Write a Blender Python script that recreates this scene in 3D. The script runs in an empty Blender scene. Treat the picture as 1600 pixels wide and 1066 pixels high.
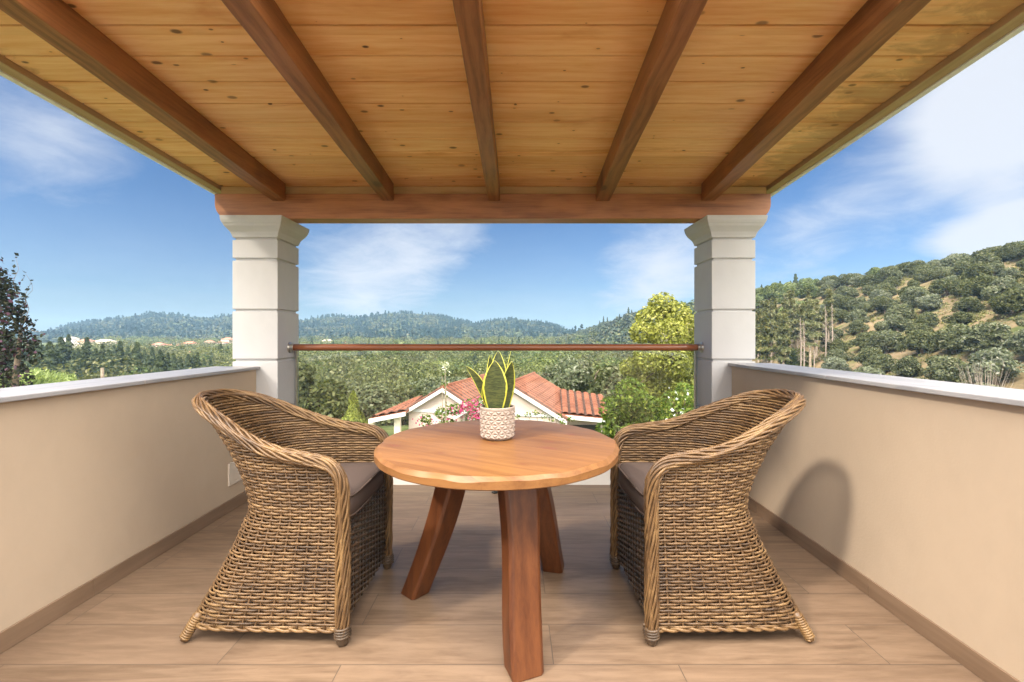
import bpy, math, random
import numpy as np
from mathutils import Vector, Matrix, noise as mnoise

sc = bpy.context.scene
R = math.radians

# ------------------------------------------------------------------ camera
HC = 1.18            # eye height above the balcony floor
F = 707.0            # focal length in pixels of a 1600 px wide frame
cd = bpy.data.cameras.new('camera')
cam = bpy.data.objects.new('camera', cd)
sc.collection.objects.link(cam)
cam.location = (0, 0, HC)
cam.rotation_euler = (R(90), 0, 0)
cd.sensor_width = 36.0
cd.lens = 36.0 * F / 1600.0
cd.shift_x = -3.0 / 1600.0
cd.shift_y = -8.0 / 1600.0
cd.clip_start = 0.05
cd.clip_end = 12000
sc.camera = cam

# ------------------------------------------------------------------ light
SUN_DIR = Vector((1.0, 0.70, -1.06)).normalized()      # the way the light travels
to_sun = -SUN_DIR
sun_el = math.asin(to_sun.z)
sun_az = math.atan2(to_sun.x, to_sun.y)
sd = bpy.data.lights.new('sun', 'SUN')
sd.energy = 2.0
sd.angle = R(4.5)
sd.color = (1.0, 0.90, 0.76)
sun = bpy.data.objects.new('sun', sd)
sc.collection.objects.link(sun)
sun.rotation_euler = SUN_DIR.to_track_quat('-Z', 'Y').to_euler()
sun.location = (-20, -12, 30)

sc.view_settings.view_transform = 'Standard'
sc.view_settings.look = 'None'
sc.view_settings.gamma = 1.0
sc.view_settings.use_curve_mapping = False
sc.view_settings.exposure = 0.85
sc.render.engine = 'CYCLES'
cy = sc.cycles
cy.max_bounces = 10
cy.diffuse_bounces = 6
cy.glossy_bounces = 3
cy.transmission_bounces = 4
cy.transparent_max_bounces = 12
cy.volume_bounces = 0
cy.sample_clamp_indirect = 6.0
cy.caustics_reflective = False
cy.caustics_refractive = False
cy.use_denoising = True
try:
    cy.denoiser = 'OPENIMAGEDENOISE'
    cy.denoising_input_passes = 'RGB_ALBEDO_NORMAL'
    cy.denoising_prefilter = 'ACCURATE'
except Exception:
    pass


# ------------------------------------------------------------------ node helpers
class NT:
    def __init__(s, tree):
        s.t = tree
        s.n = tree.nodes
        s.l = tree.links

    def node(s, typ, **kw):
        nd = s.n.new(typ)
        for k, v in kw.items():
            setattr(nd, k, v)
        return nd

    def set(s, sock, v):
        if hasattr(v, 'is_output'):
            s.l.new(v, sock)
        elif v is not None:
            if isinstance(v, (tuple, list)) and len(v) == 3 and sock.type == 'RGBA':
                v = (*v, 1.0)
            sock.default_value = v

    def math(s, op, a, b=None, c=None, clamp=False):
        nd = s.node('ShaderNodeMath', operation=op, use_clamp=clamp)
        s.set(nd.inputs[0], a)
        if b is not None: s.set(nd.inputs[1], b)
        if c is not None: s.set(nd.inputs[2], c)
        return nd.outputs[0]

    def mix(s, f, a, b, blend='MIX'):
        nd = s.node('ShaderNodeMix', data_type='RGBA', blend_type=blend)
        s.set(nd.inputs[0], f); s.set(nd.inputs[6], a); s.set(nd.inputs[7], b)
        return nd.outputs[2]

    def ramp(s, f, a, b, smooth=True):
        nd = s.node('ShaderNodeMapRange', interpolation_type='SMOOTHSTEP' if smooth else 'LINEAR')
        s.set(nd.inputs[0], f); s.set(nd.inputs[1], a); s.set(nd.inputs[2], b)
        return nd.outputs[0]

    def noise(s, vec, scale, detail=4, rough=0.55, dist=0.0):
        nd = s.node('ShaderNodeTexNoise')
        if vec is not None: s.l.new(vec, nd.inputs['Vector'])
        nd.inputs['Scale'].default_value = scale
        nd.inputs['Detail'].default_value = detail
        nd.inputs['Roughness'].default_value = rough
        nd.inputs['Distortion'].default_value = dist
        return nd.outputs[0]

    def map(s, vec, scale=(1, 1, 1), loc=(0, 0, 0), rot=(0, 0, 0)):
        nd = s.node('ShaderNodeMapping')
        s.l.new(vec, nd.inputs['Vector'])
        s.set(nd.inputs['Location'], loc); s.set(nd.inputs['Rotation'], rot); s.set(nd.inputs['Scale'], scale)
        return nd.outputs[0]

    def xyz(s, vec):
        nd = s.node('ShaderNodeSeparateXYZ'); s.l.new(vec, nd.inputs[0])
        return nd.outputs

    def comb(s, x, y, z):
        nd = s.node('ShaderNodeCombineXYZ')
        s.set(nd.inputs[0], x); s.set(nd.inputs[1], y); s.set(nd.inputs[2], z)
        return nd.outputs[0]

    def bump(s, h, strength=0.3, dist=0.01):
        nd = s.node('ShaderNodeBump')
        nd.inputs['Strength'].default_value = strength
        nd.inputs['Distance'].default_value = dist
        s.l.new(h, nd.inputs['Height'])
        return nd.outputs[0]

    def objco(s):
        return s.node('ShaderNodeTexCoord').outputs['Object']


def material(name):
    m = bpy.data.materials.new(name)
    m.use_nodes = True
    m.node_tree.nodes.clear()
    nt = NT(m.node_tree)
    out = nt.node('ShaderNodeOutputMaterial')
    return m, nt, out


def principled(nt, out, color, rough=0.5, normal=None, spec=0.5, metal=0.0, coat=0.0):
    p = nt.node('ShaderNodeBsdfPrincipled')
    nt.set(p.inputs['Base Color'], color)
    nt.set(p.inputs['Roughness'], rough)
    nt.set(p.inputs['Metallic'], metal)
    nt.set(p.inputs['Specular IOR Level'], spec)
    nt.set(p.inputs['Coat Weight'], coat)
    if normal is not None: nt.l.new(normal, p.inputs['Normal'])
    nt.l.new(p.outputs[0], out.inputs[0])
    return p


# ------------------------------------------------------------------ sky
w = bpy.data.worlds.new('World')
sc.world = w
w.use_nodes = True
w.node_tree.nodes.clear()
nt = NT(w.node_tree)
wo = nt.node('ShaderNodeOutputWorld')
bg = nt.node('ShaderNodeBackground')
sky = nt.node('ShaderNodeTexSky', sky_type='NISHITA', sun_disc=False)
sky.sun_elevation = sun_el
sky.sun_rotation = sun_az
sky.altitude = 100
sky.air_density = 1.0
sky.dust_density = 0.6
sky.ozone_density = 2.0
bg.inputs['Strength'].default_value = 0.13
dirv = nt.node('ShaderNodeTexCoord').outputs['Generated']
dx, dy, dz = nt.xyz(dirv)[:3]
# cloud layer: flat layer coordinates, soft fbm
den = nt.math('ADD', nt.math('MAXIMUM', dz, 0.0), 0.22)
cl = nt.comb(nt.math('DIVIDE', dx, den), nt.math('DIVIDE', dy, den), 0.0)
n1 = nt.noise(nt.map(cl, (0.9, 1.0, 1), (3.1, 1.7, 0)), 0.9, 7, 0.55, 0.6)
n2 = nt.noise(nt.map(cl, (1, 1, 1), (7.7, 2.2, 0)), 2.6, 8, 0.62, 0.5)
nn = nt.math('ADD', nt.math('MULTIPLY', n1, 0.52), nt.math('MULTIPLY', n2, 0.48))


def blob(px, py, r0, r1, amt):
    v = Vector(((px - 803) / F, 1.0, (525 - py) / F)).normalized()
    nd = nt.node('ShaderNodeVectorMath', operation='DOT_PRODUCT')
    nt.l.new(dirv, nd.inputs[0]); nd.inputs[1].default_value = v
    ang = nt.math('ARCCOSINE', nt.math('MINIMUM', nd.outputs['Value'], 1.0))
    return nt.math('MULTIPLY', nt.ramp(ang, R(r1), R(r0)), amt)


tot = None
for b in ((520, 455, 1, 14, .24), (600, 415, 1, 13, .28), (690, 370, 1, 11, .26), (740, 350, 0, 7, .16),
          (985, 430, 1, 12, .28), (1070, 400, 1, 11, .24), (1240, 400, 1, 7, .26),
          (20, 180, 1, 11, .22), (110, 220, 1, 7, .12), (1620, 110, 2, 12, .36), (1575, 180, 1, 8, .30),
          (1600, 370, 2, 6, .42), (1480, 382, 0, 3, .2), (1430, 280, 2, 15, .30), (820, 452, 0, 5, .14)):
    v = blob(*b)
    tot = v if tot is None else nt.math('ADD', tot, v)
rest = nt.math('MULTIPLY', nt.ramp(dy, 0.12, -0.30), 0.55)      # unseen cloud cover added behind the viewer for fill light
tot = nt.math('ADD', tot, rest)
veil = nt.math('MULTIPLY', nt.ramp(dz, 0.30, -0.02), nt.math('ADD', nt.math('MULTIPLY', nn, 0.46), 0.0))
cov = nt.math('MAXIMUM', nt.ramp(nt.math('ADD', nn, tot), 0.58, 1.10), veil)
cov = nt.math('MULTIPLY', cov, 0.92)
tint = nt.mix(1.0, sky.outputs[0], (0.280, 0.390, 0.525), 'MULTIPLY')
# unseen cloud behind the viewer, added as bright fill light, strongest to the right
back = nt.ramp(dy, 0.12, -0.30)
fill_col = nt.mix(nt.ramp(dx, -0.35, 0.35), (9.0, 8.7, 8.2), (25.0, 24.0, 22.0))
fill_col = nt.mix(nt.ramp(dz, 0.50, 0.86), fill_col, (84.0, 80.0, 74.0))       # extra-bright overhead bank, added so floor bounce lights the ceiling
ccol = nt.mix(back, (3.75, 3.9, 4.2), fill_col)
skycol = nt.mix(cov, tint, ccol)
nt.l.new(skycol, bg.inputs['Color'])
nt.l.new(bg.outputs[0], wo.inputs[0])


# ------------------------------------------------------------------ mesh helpers
def finish(o, label=None, cat=None, group=None, kind=None):
    if label: o['label'] = label
    if cat: o['category'] = cat
    if group: o['group'] = group
    if kind: o['kind'] = kind
    return o


class MB:
    """collects vertices and faces, then links ONE mesh object"""
    def __init__(s):
        s.v = []; s.f = []; s.m = []; s.uv = None

    def add(s, verts, faces, mi=0):
        b = len(s.v)
        s.v.extend([tuple(p) for p in verts])
        s.f.extend([tuple(i + b for i in f) for f in faces])
        s.m.extend([mi] * len(faces))

    def box(s, x0, x1, y0, y1, z0, z1, mi=0):
        v = [(x0, y0, z0), (x1, y0, z0), (x1, y1, z0), (x0, y1, z0), (x0, y0, z1), (x1, y0, z1), (x1, y1, z1), (x0, y1, z1)]
        s.add(v, [(0, 3, 2, 1), (4, 5, 6, 7), (0, 1, 5, 4), (1, 2, 6, 5), (2, 3, 7, 6), (3, 0, 4, 7)], mi)

    def hexa(s, b, t, mi=0):
        """b, t: four corners each"""
        s.add(list(b) + list(t), [(0, 3, 2, 1), (4, 5, 6, 7), (0, 1, 5, 4), (1, 2, 6, 5), (2, 3, 7, 6), (3, 0, 4, 7)], mi)

    def rings(s, rings, closed=True, caps=True, mi=0):
        n = len(rings[0]); b = len(s.v)
        for r in rings: s.v.extend([tuple(p) for p in r])
        for i in range(len(rings) - 1):
            for j in range(n if closed else n - 1):
                k = (j + 1) % n
                s.f.append((b + i * n + j, b + i * n + k, b + (i + 1) * n + k, b + (i + 1) * n + j)); s.m.append(mi)
        if caps and closed:
            s.f.append(tuple(b + j for j in reversed(range(n)))); s.m.append(mi)
            e = b + (len(rings) - 1) * n
            s.f.append(tuple(e + j for j in range(n))); s.m.append(mi)

    def tube(s, pts, rad, n=6, caps=True, mi=0, flat=None):
        """tube along a poly line; rad may be a number or a list"""
        P = [Vector(p) for p in pts]
        rs = rad if isinstance(rad, (list, tuple)) else [rad] * len(P)
        ref = Vector((0, 0, 1))
        rings = []
        for i, p in enumerate(P):
            t = (P[min(i + 1, len(P) - 1)] - P[max(i - 1, 0)]).normalized()
            if abs(t.dot(ref)) > 0.95:
                u = t.cross(Vector((1, 0, 0)))
                if u.length < 0.1: u = t.cross(Vector((0, 1, 0)))
                u.normalize()
            else:
                u = t.cross(ref).normalized()
            if i and u.dot(pu) < 0: u = -u
            vv = u.cross(t).normalized()
            pu = u
            rings.append([p + (u * math.cos(a) + vv * math.sin(a)) * rs[i] for a in [2 * math.pi * k / n for k in range(n)]])
        s.rings(rings, True, caps, mi)

    def lathe(s, prof, c, n=32, mi=0):
        s.rings([[(c[0] + r * math.cos(2 * math.pi * k / n), c[1] + r * math.sin(2 * math.pi * k / n), c[2] + z) for k in range(n)] for r, z in prof], True, True, mi)

    def build(s, name, mats, parent=None, smooth=False, local=False, bevel=0.0, angle=40, seg=2):
        off = Vector((0, 0, 0)) if (parent is None or local) else parent.location
        me = bpy.data.meshes.new(name)
        me.from_pydata([(p[0] - off.x, p[1] - off.y, p[2] - off.z) for p in s.v], [], s.f)
        for m in (mats if isinstance(mats, (list, tuple)) else [mats]): me.materials.append(m)
        me.polygons.foreach_set('material_index', s.m)
        if smooth:
            me.polygons.foreach_set('use_smooth', [True] * len(me.polygons))
        me.update()
        o = bpy.data.objects.new(name, me)
        sc.collection.objects.link(o)
        o.parent = parent
        if bevel:
            md = o.modifiers.new('edge', 'BEVEL'); md.width = bevel; md.segments = seg; md.limit_method = 'ANGLE'; md.angle_limit = R(35)
            md.harden_normals = False
        return o


def nmesh(name, V, nper, mats, parent=None, mi=None, off=(0, 0, 0), smooth=False):
    """fast mesh of separate n-gons from an array (k*nper,3)"""
    V = np.asarray(V, dtype=np.float32) - np.asarray(off, dtype=np.float32)
    k = len(V) // nper
    me = bpy.data.meshes.new(name)
    me.vertices.add(len(V)); me.vertices.foreach_set('co', V.ravel())
    me.loops.add(len(V)); me.loops.foreach_set('vertex_index', np.arange(len(V), dtype=np.int32))
    me.polygons.add(k)
    me.polygons.foreach_set('loop_start', np.arange(k, dtype=np.int32) * nper)
    me.polygons.foreach_set('loop_total', np.full(k, nper, dtype=np.int32))
    for m in (mats if isinstance(mats, (list, tuple)) else [mats]): me.materials.append(m)
    if mi is not None: me.polygons.foreach_set('material_index', np.asarray(mi, dtype=np.int32))
    if smooth: me.polygons.foreach_set('use_smooth', np.ones(k, dtype=bool))
    me.update(calc_edges=True)
    o = bpy.data.objects.new(name, me)
    sc.collection.objects.link(o)
    o.parent = parent
    return o


def imesh(name, V, T, mats, parent=None, smooth=False):
    """fast indexed triangle mesh"""
    V = np.asarray(V, dtype=np.float32); T = np.asarray(T, dtype=np.int32)
    me = bpy.data.meshes.new(name)
    me.vertices.add(len(V)); me.vertices.foreach_set('co', V.ravel())
    me.loops.add(T.size); me.loops.foreach_set('vertex_index', T.ravel())
    me.polygons.add(len(T))
    me.polygons.foreach_set('loop_start', np.arange(len(T), dtype=np.int32) * T.shape[1])
    me.polygons.foreach_set('loop_total', np.full(len(T), T.shape[1], dtype=np.int32))
    for m in (mats if isinstance(mats, (list, tuple)) else [mats]): me.materials.append(m)
    if smooth: me.polygons.foreach_set('use_smooth', np.ones(len(T), dtype=bool))
    me.update(calc_edges=True)
    o = bpy.data.objects.new(name, me)
    sc.collection.objects.link(o)
    o.parent = parent
    return o


def thing(name, label, cat, loc=(0, 0, 0), rz=0.0, group=None):
    o = bpy.data.objects.new(name, None)
    o.empty_display_size = 0.1
    sc.collection.objects.link(o)
    o.location = loc
    o.rotation_euler = (0, 0, rz)
    return finish(o, label, cat, group)


def copy_tree(o, parent=None):
    c = o.copy(); sc.collection.objects.link(c); c.parent = parent
    for ch in [x for x in o.children]: copy_tree(ch, c)
    return c


# ------------------------------------------------------------------ materials
def paint_mat(name, col, rough=0.8, bumps=0.12, scale=60, var=0.04):
    m, nt, out = material(name)
    co = nt.objco()
    n = nt.noise(co, scale, 5, 0.6)
    big = nt.noise(co, 1.3, 4, 0.6)
    dark = tuple(c * (1 - var * 2) for c in col)
    mid = nt.noise(nt.map(co, (1, 1, 0.6)), 7.0, 5, 0.65, 0.6)
    c = nt.mix(nt.ramp(nt.math('ADD', nt.math('MULTIPLY', big, 0.6), nt.math('MULTIPLY', mid, 0.4)), 0.36, 0.64), dark, col)
    principled(nt, out, c, rough, nt.bump(n, bumps, 0.004), 0.3)
    return m


def wood_mat(name, light, dark, axis='X', grain=1.0, rough=0.5, knots=0.0, knot_scale=3.0, spec=0.4, coat=0.0,
             plank=None, stain=None, bumps=0.25, wave=0.10, rot=0.0, knot_col=(0.06, 0.022, 0.008)):
    """axis: grain direction. plank=(axis index, pitch, offset): tone changes per board"""
    m, nt, out = material(name)
    co = nt.objco()
    if rot: co = nt.map(co, rot=(0, 0, rot))
    st = {'X': (0.10, 1, 1), 'Y': (1, 0.10, 1), 'Z': (1, 1, 0.10)}[axis]
    seed = None
    if plank:
        ai, pitch, po = plank
        cs = nt.xyz(co)
        idx = nt.math('FLOOR', nt.math('DIVIDE', nt.math('ADD', cs[ai], po), pitch))
        wn = nt.node('ShaderNodeTexWhiteNoise', noise_dimensions='1D'); nt.l.new(idx, wn.inputs['W'])
        seed = wn.outputs['Value']
        add = nt.node('ShaderNodeVectorMath', operation='ADD')
        nt.l.new(co, add.inputs[0])
        nt.l.new(nt.comb(nt.math('MULTIPLY', seed, 37.0), nt.math('MULTIPLY', seed, 13.0), nt.math('MULTIPLY', seed, 7.0)), add.inputs[1])
        gco = add.outputs[0]
    else:
        gco = co
    mp = nt.map(gco, tuple(v * grain for v in st))
    a = nt.noise(mp, 9.0, 6, 0.6, 1.2)
    b = nt.noise(nt.map(mp, {'X': (0.5, 1, 1), 'Y': (1, 0.5, 1), 'Z': (1, 1, 0.5)}[axis]), 95.0, 5, 0.7, 0.4)
    wv = nt.node('ShaderNodeTexWave', wave_type='BANDS', bands_direction={'X': 'Y', 'Y': 'X', 'Z': 'X'}[axis])
    nt.l.new(nt.map(gco, tuple(v * grain for v in {'X': (0.35, 1, 1), 'Y': (1, 0.35, 1), 'Z': (1, 1, 0.35)}[axis])), wv.inputs['Vector'])
    wv.inputs['Scale'].default_value = 7.0
    wv.inputs['Distortion'].default_value = 9.0
    wv.inputs['Detail'].default_value = 3.0
    wv.inputs['Detail Scale'].default_value = 0.7
    f = nt.math('ADD', nt.math('MULTIPLY', a, 0.52), nt.math('MULTIPLY', b, 0.36))
    f = nt.math('ADD', f, nt.math('MULTIPLY', wv.outputs['Fac'], wave))
    c = nt.mix(nt.ramp(f, 0.32, 0.72), light, dark)
    if seed is not None:
        c = nt.mix(nt.math('MULTIPLY', nt.ramp(seed, 0.0, 1.0), 0.30), c, tuple(v * 0.62 for v in dark))
    if knots:
        vo = nt.node('ShaderNodeTexVoronoi', feature='F1', voronoi_dimensions='3D' if axis == 'Z' else '2D')
        kst = {'X': (0.55, 1, 1), 'Y': (1, 0.55, 1), 'Z': (1, 1, 0.55)}[axis]
        nt.l.new(nt.map(gco, kst), vo.inputs['Vector'])
        vo.inputs['Scale'].default_value = knot_scale
        vo.inputs['Randomness'].default_value = 1.0
        sep = nt.node('ShaderNodeSeparateColor'); nt.l.new(vo.outputs['Color'], sep.inputs[0])
        size = nt.math('MULTIPLY', nt.math('POWER', sep.outputs[0], 1.5), 0.100 * knots)
        k = nt.ramp(vo.outputs['Distance'], nt.math('MULTIPLY', size, 1.25), nt.math('MULTIPLY', size, 0.55))
        halo = nt.ramp(vo.outputs['Distance'], nt.math('MULTIPLY', size, 4.0), nt.math('MULTIPLY', size, 0.8))
        c = nt.mix(nt.math('MULTIPLY', halo, 0.30), c, dark)
        c = nt.mix(nt.math('MULTIPLY', k, nt.math('ADD', nt.math('MULTIPLY', sep.outputs[1], 0.5), 0.45)), c, knot_col)
    if stain:
        # damp stains creeping in from the two open edges (x0 left, x1 right)
        x0, x1 = stain
        cs = nt.xyz(co)
        dl = nt.math('SUBTRACT', cs[0], x0); dr = nt.math('SUBTRACT', x1, cs[0])
        d = nt.math('MINIMUM', dl, dr)
        sn = nt.noise(nt.map(co, (1.0, 2.2, 1)), 5.0, 6, 0.65, 0.8)
        s_ = nt.ramp(nt.math('SUBTRACT', sn, nt.math('MULTIPLY', d, 1.1)), 0.30, 0.56)
        c = nt.mix(nt.math('MULTIPLY', s_, 0.50), c, (0.26, 0.12, 0.042))
        s2 = nt.ramp(nt.noise(nt.map(co, (0.5, 2.0, 1), (5, 3, 0)), 3.0, 5, 0.6, 0.5), 0.56, 0.76)
        c = nt.mix(nt.math('MULTIPLY', s2, 0.55), c, (0.55, 0.215, 0.058))
    principled(nt, out, c, rough, nt.bump(f, bumps, 0.003), spec, 0.0, coat)
    return m


M_wall = paint_mat('beige_plaster', (0.440, 0.343, 0.250), 0.85, 0.18, 90, 0.03)
M_column = paint_mat('white_render', (0.510, 0.497, 0.494), 0.8, 0.14, 70, 0.035)
M_kerb = paint_mat('white_kerb', (0.78, 0.75, 0.71), 0.7, 0.1, 80, 0.02)
M_plank = wood_mat('pine_boards', (0.97, 0.64, 0.310), (0.76, 0.335, 0.100), 'X', 1.0, 0.5, 1.0, 7.0, 0.35, wave=0.06,
                   plank=(1, 0.182, -1.62 + 0.182 * 20), stain=(-2.24, 1.93))
M_rafter = wood_mat('stained_rafter', (0.330, 0.135, 0.052), (0.128, 0.047, 0.018), 'Y', 1.0, 0.42, 0.8, 2.6, 0.4)
M_beam = wood_mat('stained_beam', (0.42, 0.175, 0.070), (0.170, 0.060, 0.024), 'X', 1.0, 0.42, 0.8, 2.2, 0.4)
M_edge = wood_mat('edge_board', (0.46, 0.33, 0.19), (0.33, 0.225, 0.12), 'Y', 1.0, 0.6, 0.0)
M_strip = wood_mat('pale_strip', (0.60, 0.40, 0.20), (0.46, 0.28, 0.12), 'X', 1.0, 0.6, 0.0)
M_table = wood_mat('table_top_wood', (0.235, 0.106, 0.034), (0.108, 0.038, 0.011), 'X', 0.8, 0.45, 1.2, 5.0, 0.4, 0.06, plank=(1, 0.142, 0.03), bumps=0.12, wave=0.05, rot=0.5,
                   knot_col=(0.16, 0.05, 0.02))
M_leg = wood_mat('table_leg_wood', (0.128, 0.042, 0.0135), (0.054, 0.015, 0.005), 'Z', 1.0, 0.42, 1.0, 3.4, 0.4, 0.05)


def floor_mat():
    m, nt, out = material('wood_look_tile')
    co = nt.objco()
    br = nt.node('ShaderNodeTexBrick')
    nt.l.new(nt.map(co, (1, 1, 1), (0.62, -2.071 + 0.2235 * 20, 0)), br.inputs['Vector'])
    br.offset = 0.37; br.offset_frequency = 2; br.squash = 1.0
    for k, v in (('Color1', (0, 0, 0, 1)), ('Color2', (1, 1, 1, 1)), ('Mortar', (0.5, 0.5, 0.5, 1)), ('Scale', 1.0),
                 ('Mortar Size', 0.0022), ('Mortar Smooth', 0.15), ('Bias', 0.0), ('Brick Width', 1.21), ('Row Height', 0.2235)):
        br.inputs[k].default_value = v
    rnd = nt.node('ShaderNodeSeparateColor'); nt.l.new(br.outputs['Color'], rnd.inputs[0])
    seed = rnd.outputs[0]
    add = nt.node('ShaderNodeVectorMath', operation='ADD'); nt.l.new(co, add.inputs[0])
    nt.l.new(nt.comb(nt.math('MULTIPLY', seed, 21.0), nt.math('MULTIPLY', seed, 9.0), 0.0), add.inputs[1])
    g = nt.map(add.outputs[0], (0.13, 1, 1))
    a = nt.noise(g, 7.0, 6, 0.62, 1.6)
    b = nt.noise(g, 48.0, 5, 0.65, 0.5)
    f = nt.math('ADD', nt.math('MULTIPLY', a, 0.62), nt.math('MULTIPLY', b, 0.38))
    c = nt.mix(nt.ramp(f, 0.36, 0.66), (0.208, 0.139, 0.090), (0.112, 0.070, 0.043))
    streak = nt.ramp(nt.noise(g, 18.0, 6, 0.7, 2.2), 0.57, 0.72)
    c = nt.mix(nt.math('MULTIPLY', streak, 0.45), c, (0.105, 0.062, 0.037))
    c = nt.mix(nt.math('MULTIPLY', seed, 0.35), c, (0.180, 0.117, 0.077))
    c = nt.mix(nt.math('MULTIPLY', br.outputs['Fac'], 0.75), c, (0.070, 0.050, 0.037))
    h = nt.math('SUBTRACT', nt.math('MULTIPLY', f, 0.25), br.outputs['Fac'])
    principled(nt, out, c, nt.ramp(f, 0.2, 1.9, False), nt.bump(h, 0.35, 0.002), 0.45)
    p = [n for n in nt.n if n.type == 'BSDF_PRINCIPLED'][0]
    nt.l.new(nt.math('ADD', nt.math('MULTIPLY', f, 0.22), 0.30), p.inputs['Roughness'])
    return m


M_floor = floor_mat()
M_skirt = wood_mat('skirting_tile', (0.215, 0.142, 0.092), (0.140, 0.087, 0.053), 'Y', 0.8, 0.4, 0.0)


def coping_mat():
    m, nt, out = material('pale_marble')
    co = nt.objco()
    a = nt.noise(nt.map(co, (2.5, 0.4, 2)), 3.0, 7, 0.6, 1.8)
    b = nt.noise(co, 14.0, 5, 0.6, 0.4)
    c = nt.mix(nt.ramp(a, 0.45, 0.7), (0.32, 0.308, 0.312), (0.235, 0.232, 0.242))
    c = nt.mix(nt.math('MULTIPLY', nt.ramp(b, 0.55, 0.8), 0.25), c, (0.36, 0.30, 0.25))
    principled(nt, out, c, 0.38, nt.bump(b, 0.05, 0.002), 0.5)
    return m


M_coping = coping_mat()


def simple(name, col, rough=0.5, metal=0.0, spec=0.5, var=0.15, scale=20.0, bump=0.0, coat=0.0):
    m, nt, out = material(name)
    n = nt.noise(nt.objco(), scale, 4, 0.6)
    c = nt.mix(nt.ramp(n, 0.3, 0.7), tuple(v * (1 - var) for v in col), tuple(min(1, v * (1 + var)) for v in col))
    principled(nt, out, c, rough, nt.bump(n, bump, 0.003) if bump else None, spec, metal, coat)
    return m


M_steel = simple('brushed_steel', (0.55, 0.52, 0.47), 0.32, 1.0, var=0.08)
M_drip = simple('grey_drip_edge', (0.74, 0.73, 0.71), 0.5, 0.0, var=0.06)
M_roofskin = simple('roof_covering', (0.32, 0.16, 0.10), 0.8, var=0.2)
M_rail = wood_mat('handrail_wood', (0.27, 0.088, 0.034), (0.18, 0.052, 0.020), 'X', 1.0, 0.28, 0.0, spec=0.5, coat=0.25, bumps=0.08)
M_plate = simple('white_plastic', (0.52, 0.44, 0.36), 0.45, var=0.03)
M_black = simple('black_rubber', (0.015, 0.014, 0.013), 0.5, var=0.1)
M_cush = simple('taupe_fabric', (0.082, 0.058, 0.049), 0.9, spec=0.2, var=0.08, scale=400, bump=0.15)
M_pipe = simple('taupe_piping', (0.085, 0.058, 0.046), 0.85, spec=0.2, var=0.08, scale=400)


def glass_mat():
    m, nt, out = material('balustrade_glass')
    tr = nt.node('ShaderNodeBsdfTransparent'); tr.inputs[0].default_value = (0.955, 0.975, 0.965, 1)
    gl = nt.node('ShaderNodeBsdfGlossy'); gl.inputs['Roughness'].default_value = 0.02
    gl.inputs[0].default_value = (0.95, 1.0, 0.97, 1)
    fr = nt.node('ShaderNodeFresnel'); fr.inputs[0].default_value = 1.45
    mx = nt.node('ShaderNodeMixShader')
    nt.l.new(fr.outputs[0], mx.inputs[0]); nt.l.new(tr.outputs[0], mx.inputs[1]); nt.l.new(gl.outputs[0], mx.inputs[2])
    nt.l.new(mx.outputs[0], out.inputs[0])
    return m


M_glass = glass_mat()


def wicker_mat(name, light, mid, dark):
    m, nt, out = material(name)
    co = nt.objco()
    g = nt.node('ShaderNodeNewGeometry')
    rpi = g.outputs['Random Per Island']
    n = nt.noise(co, 26.0, 3, 0.6)
    n2 = nt.noise(co, 6.0, 3, 0.6)
    fine = nt.noise(co, 220.0, 3, 0.6)
    f = nt.math('ADD', nt.math('MULTIPLY', rpi, 0.50), nt.math('MULTIPLY', n, 0.75))
    f = nt.math('ADD', f, nt.math('MULTIPLY', nt.math('SUBTRACT', n2, 0.5), 0.9))
    c = nt.mix(nt.ramp(f, 0.25, 0.62), dark, mid)
    c = nt.mix(nt.ramp(f, 0.60, 0.98), c, light)
    c = nt.mix(nt.math('MULTIPLY', nt.ramp(fine, 0.5, 0.75), 0.25), c, dark)
    principled(nt, out, c, 0.42, nt.bump(fine, 0.1, 0.001), 0.4)
    return m


M_wick = wicker_mat('rattan_strand', (0.195, 0.116, 0.052), (0.112, 0.062, 0.027), (0.050, 0.028, 0.014))
M_rim = wicker_mat('rattan_rim', (0.205, 0.120, 0.050), (0.118, 0.064, 0.027), (0.050, 0.027, 0.013))
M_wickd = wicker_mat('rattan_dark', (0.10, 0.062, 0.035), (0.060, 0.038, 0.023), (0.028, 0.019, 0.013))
M_stake = simple('rattan_stake', (0.10, 0.055, 0.024), 0.6, var=0.3)

# ================================================================== BALCONY
XL, XR = -1.912, 1.616       # inner faces of the two parapet walls
YF = 3.36                    # front face of the columns
YB = -4.2                    # where the balcony starts, behind the viewer
fl = MB(); fl.box(-2.2, 1.9, YB, 3.72, -0.25, 0.0)
finish(fl.build('balcony_floor', M_floor), 'balcony floor of wood-look tiles laid across the view', 'floor', kind='structure')


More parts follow.
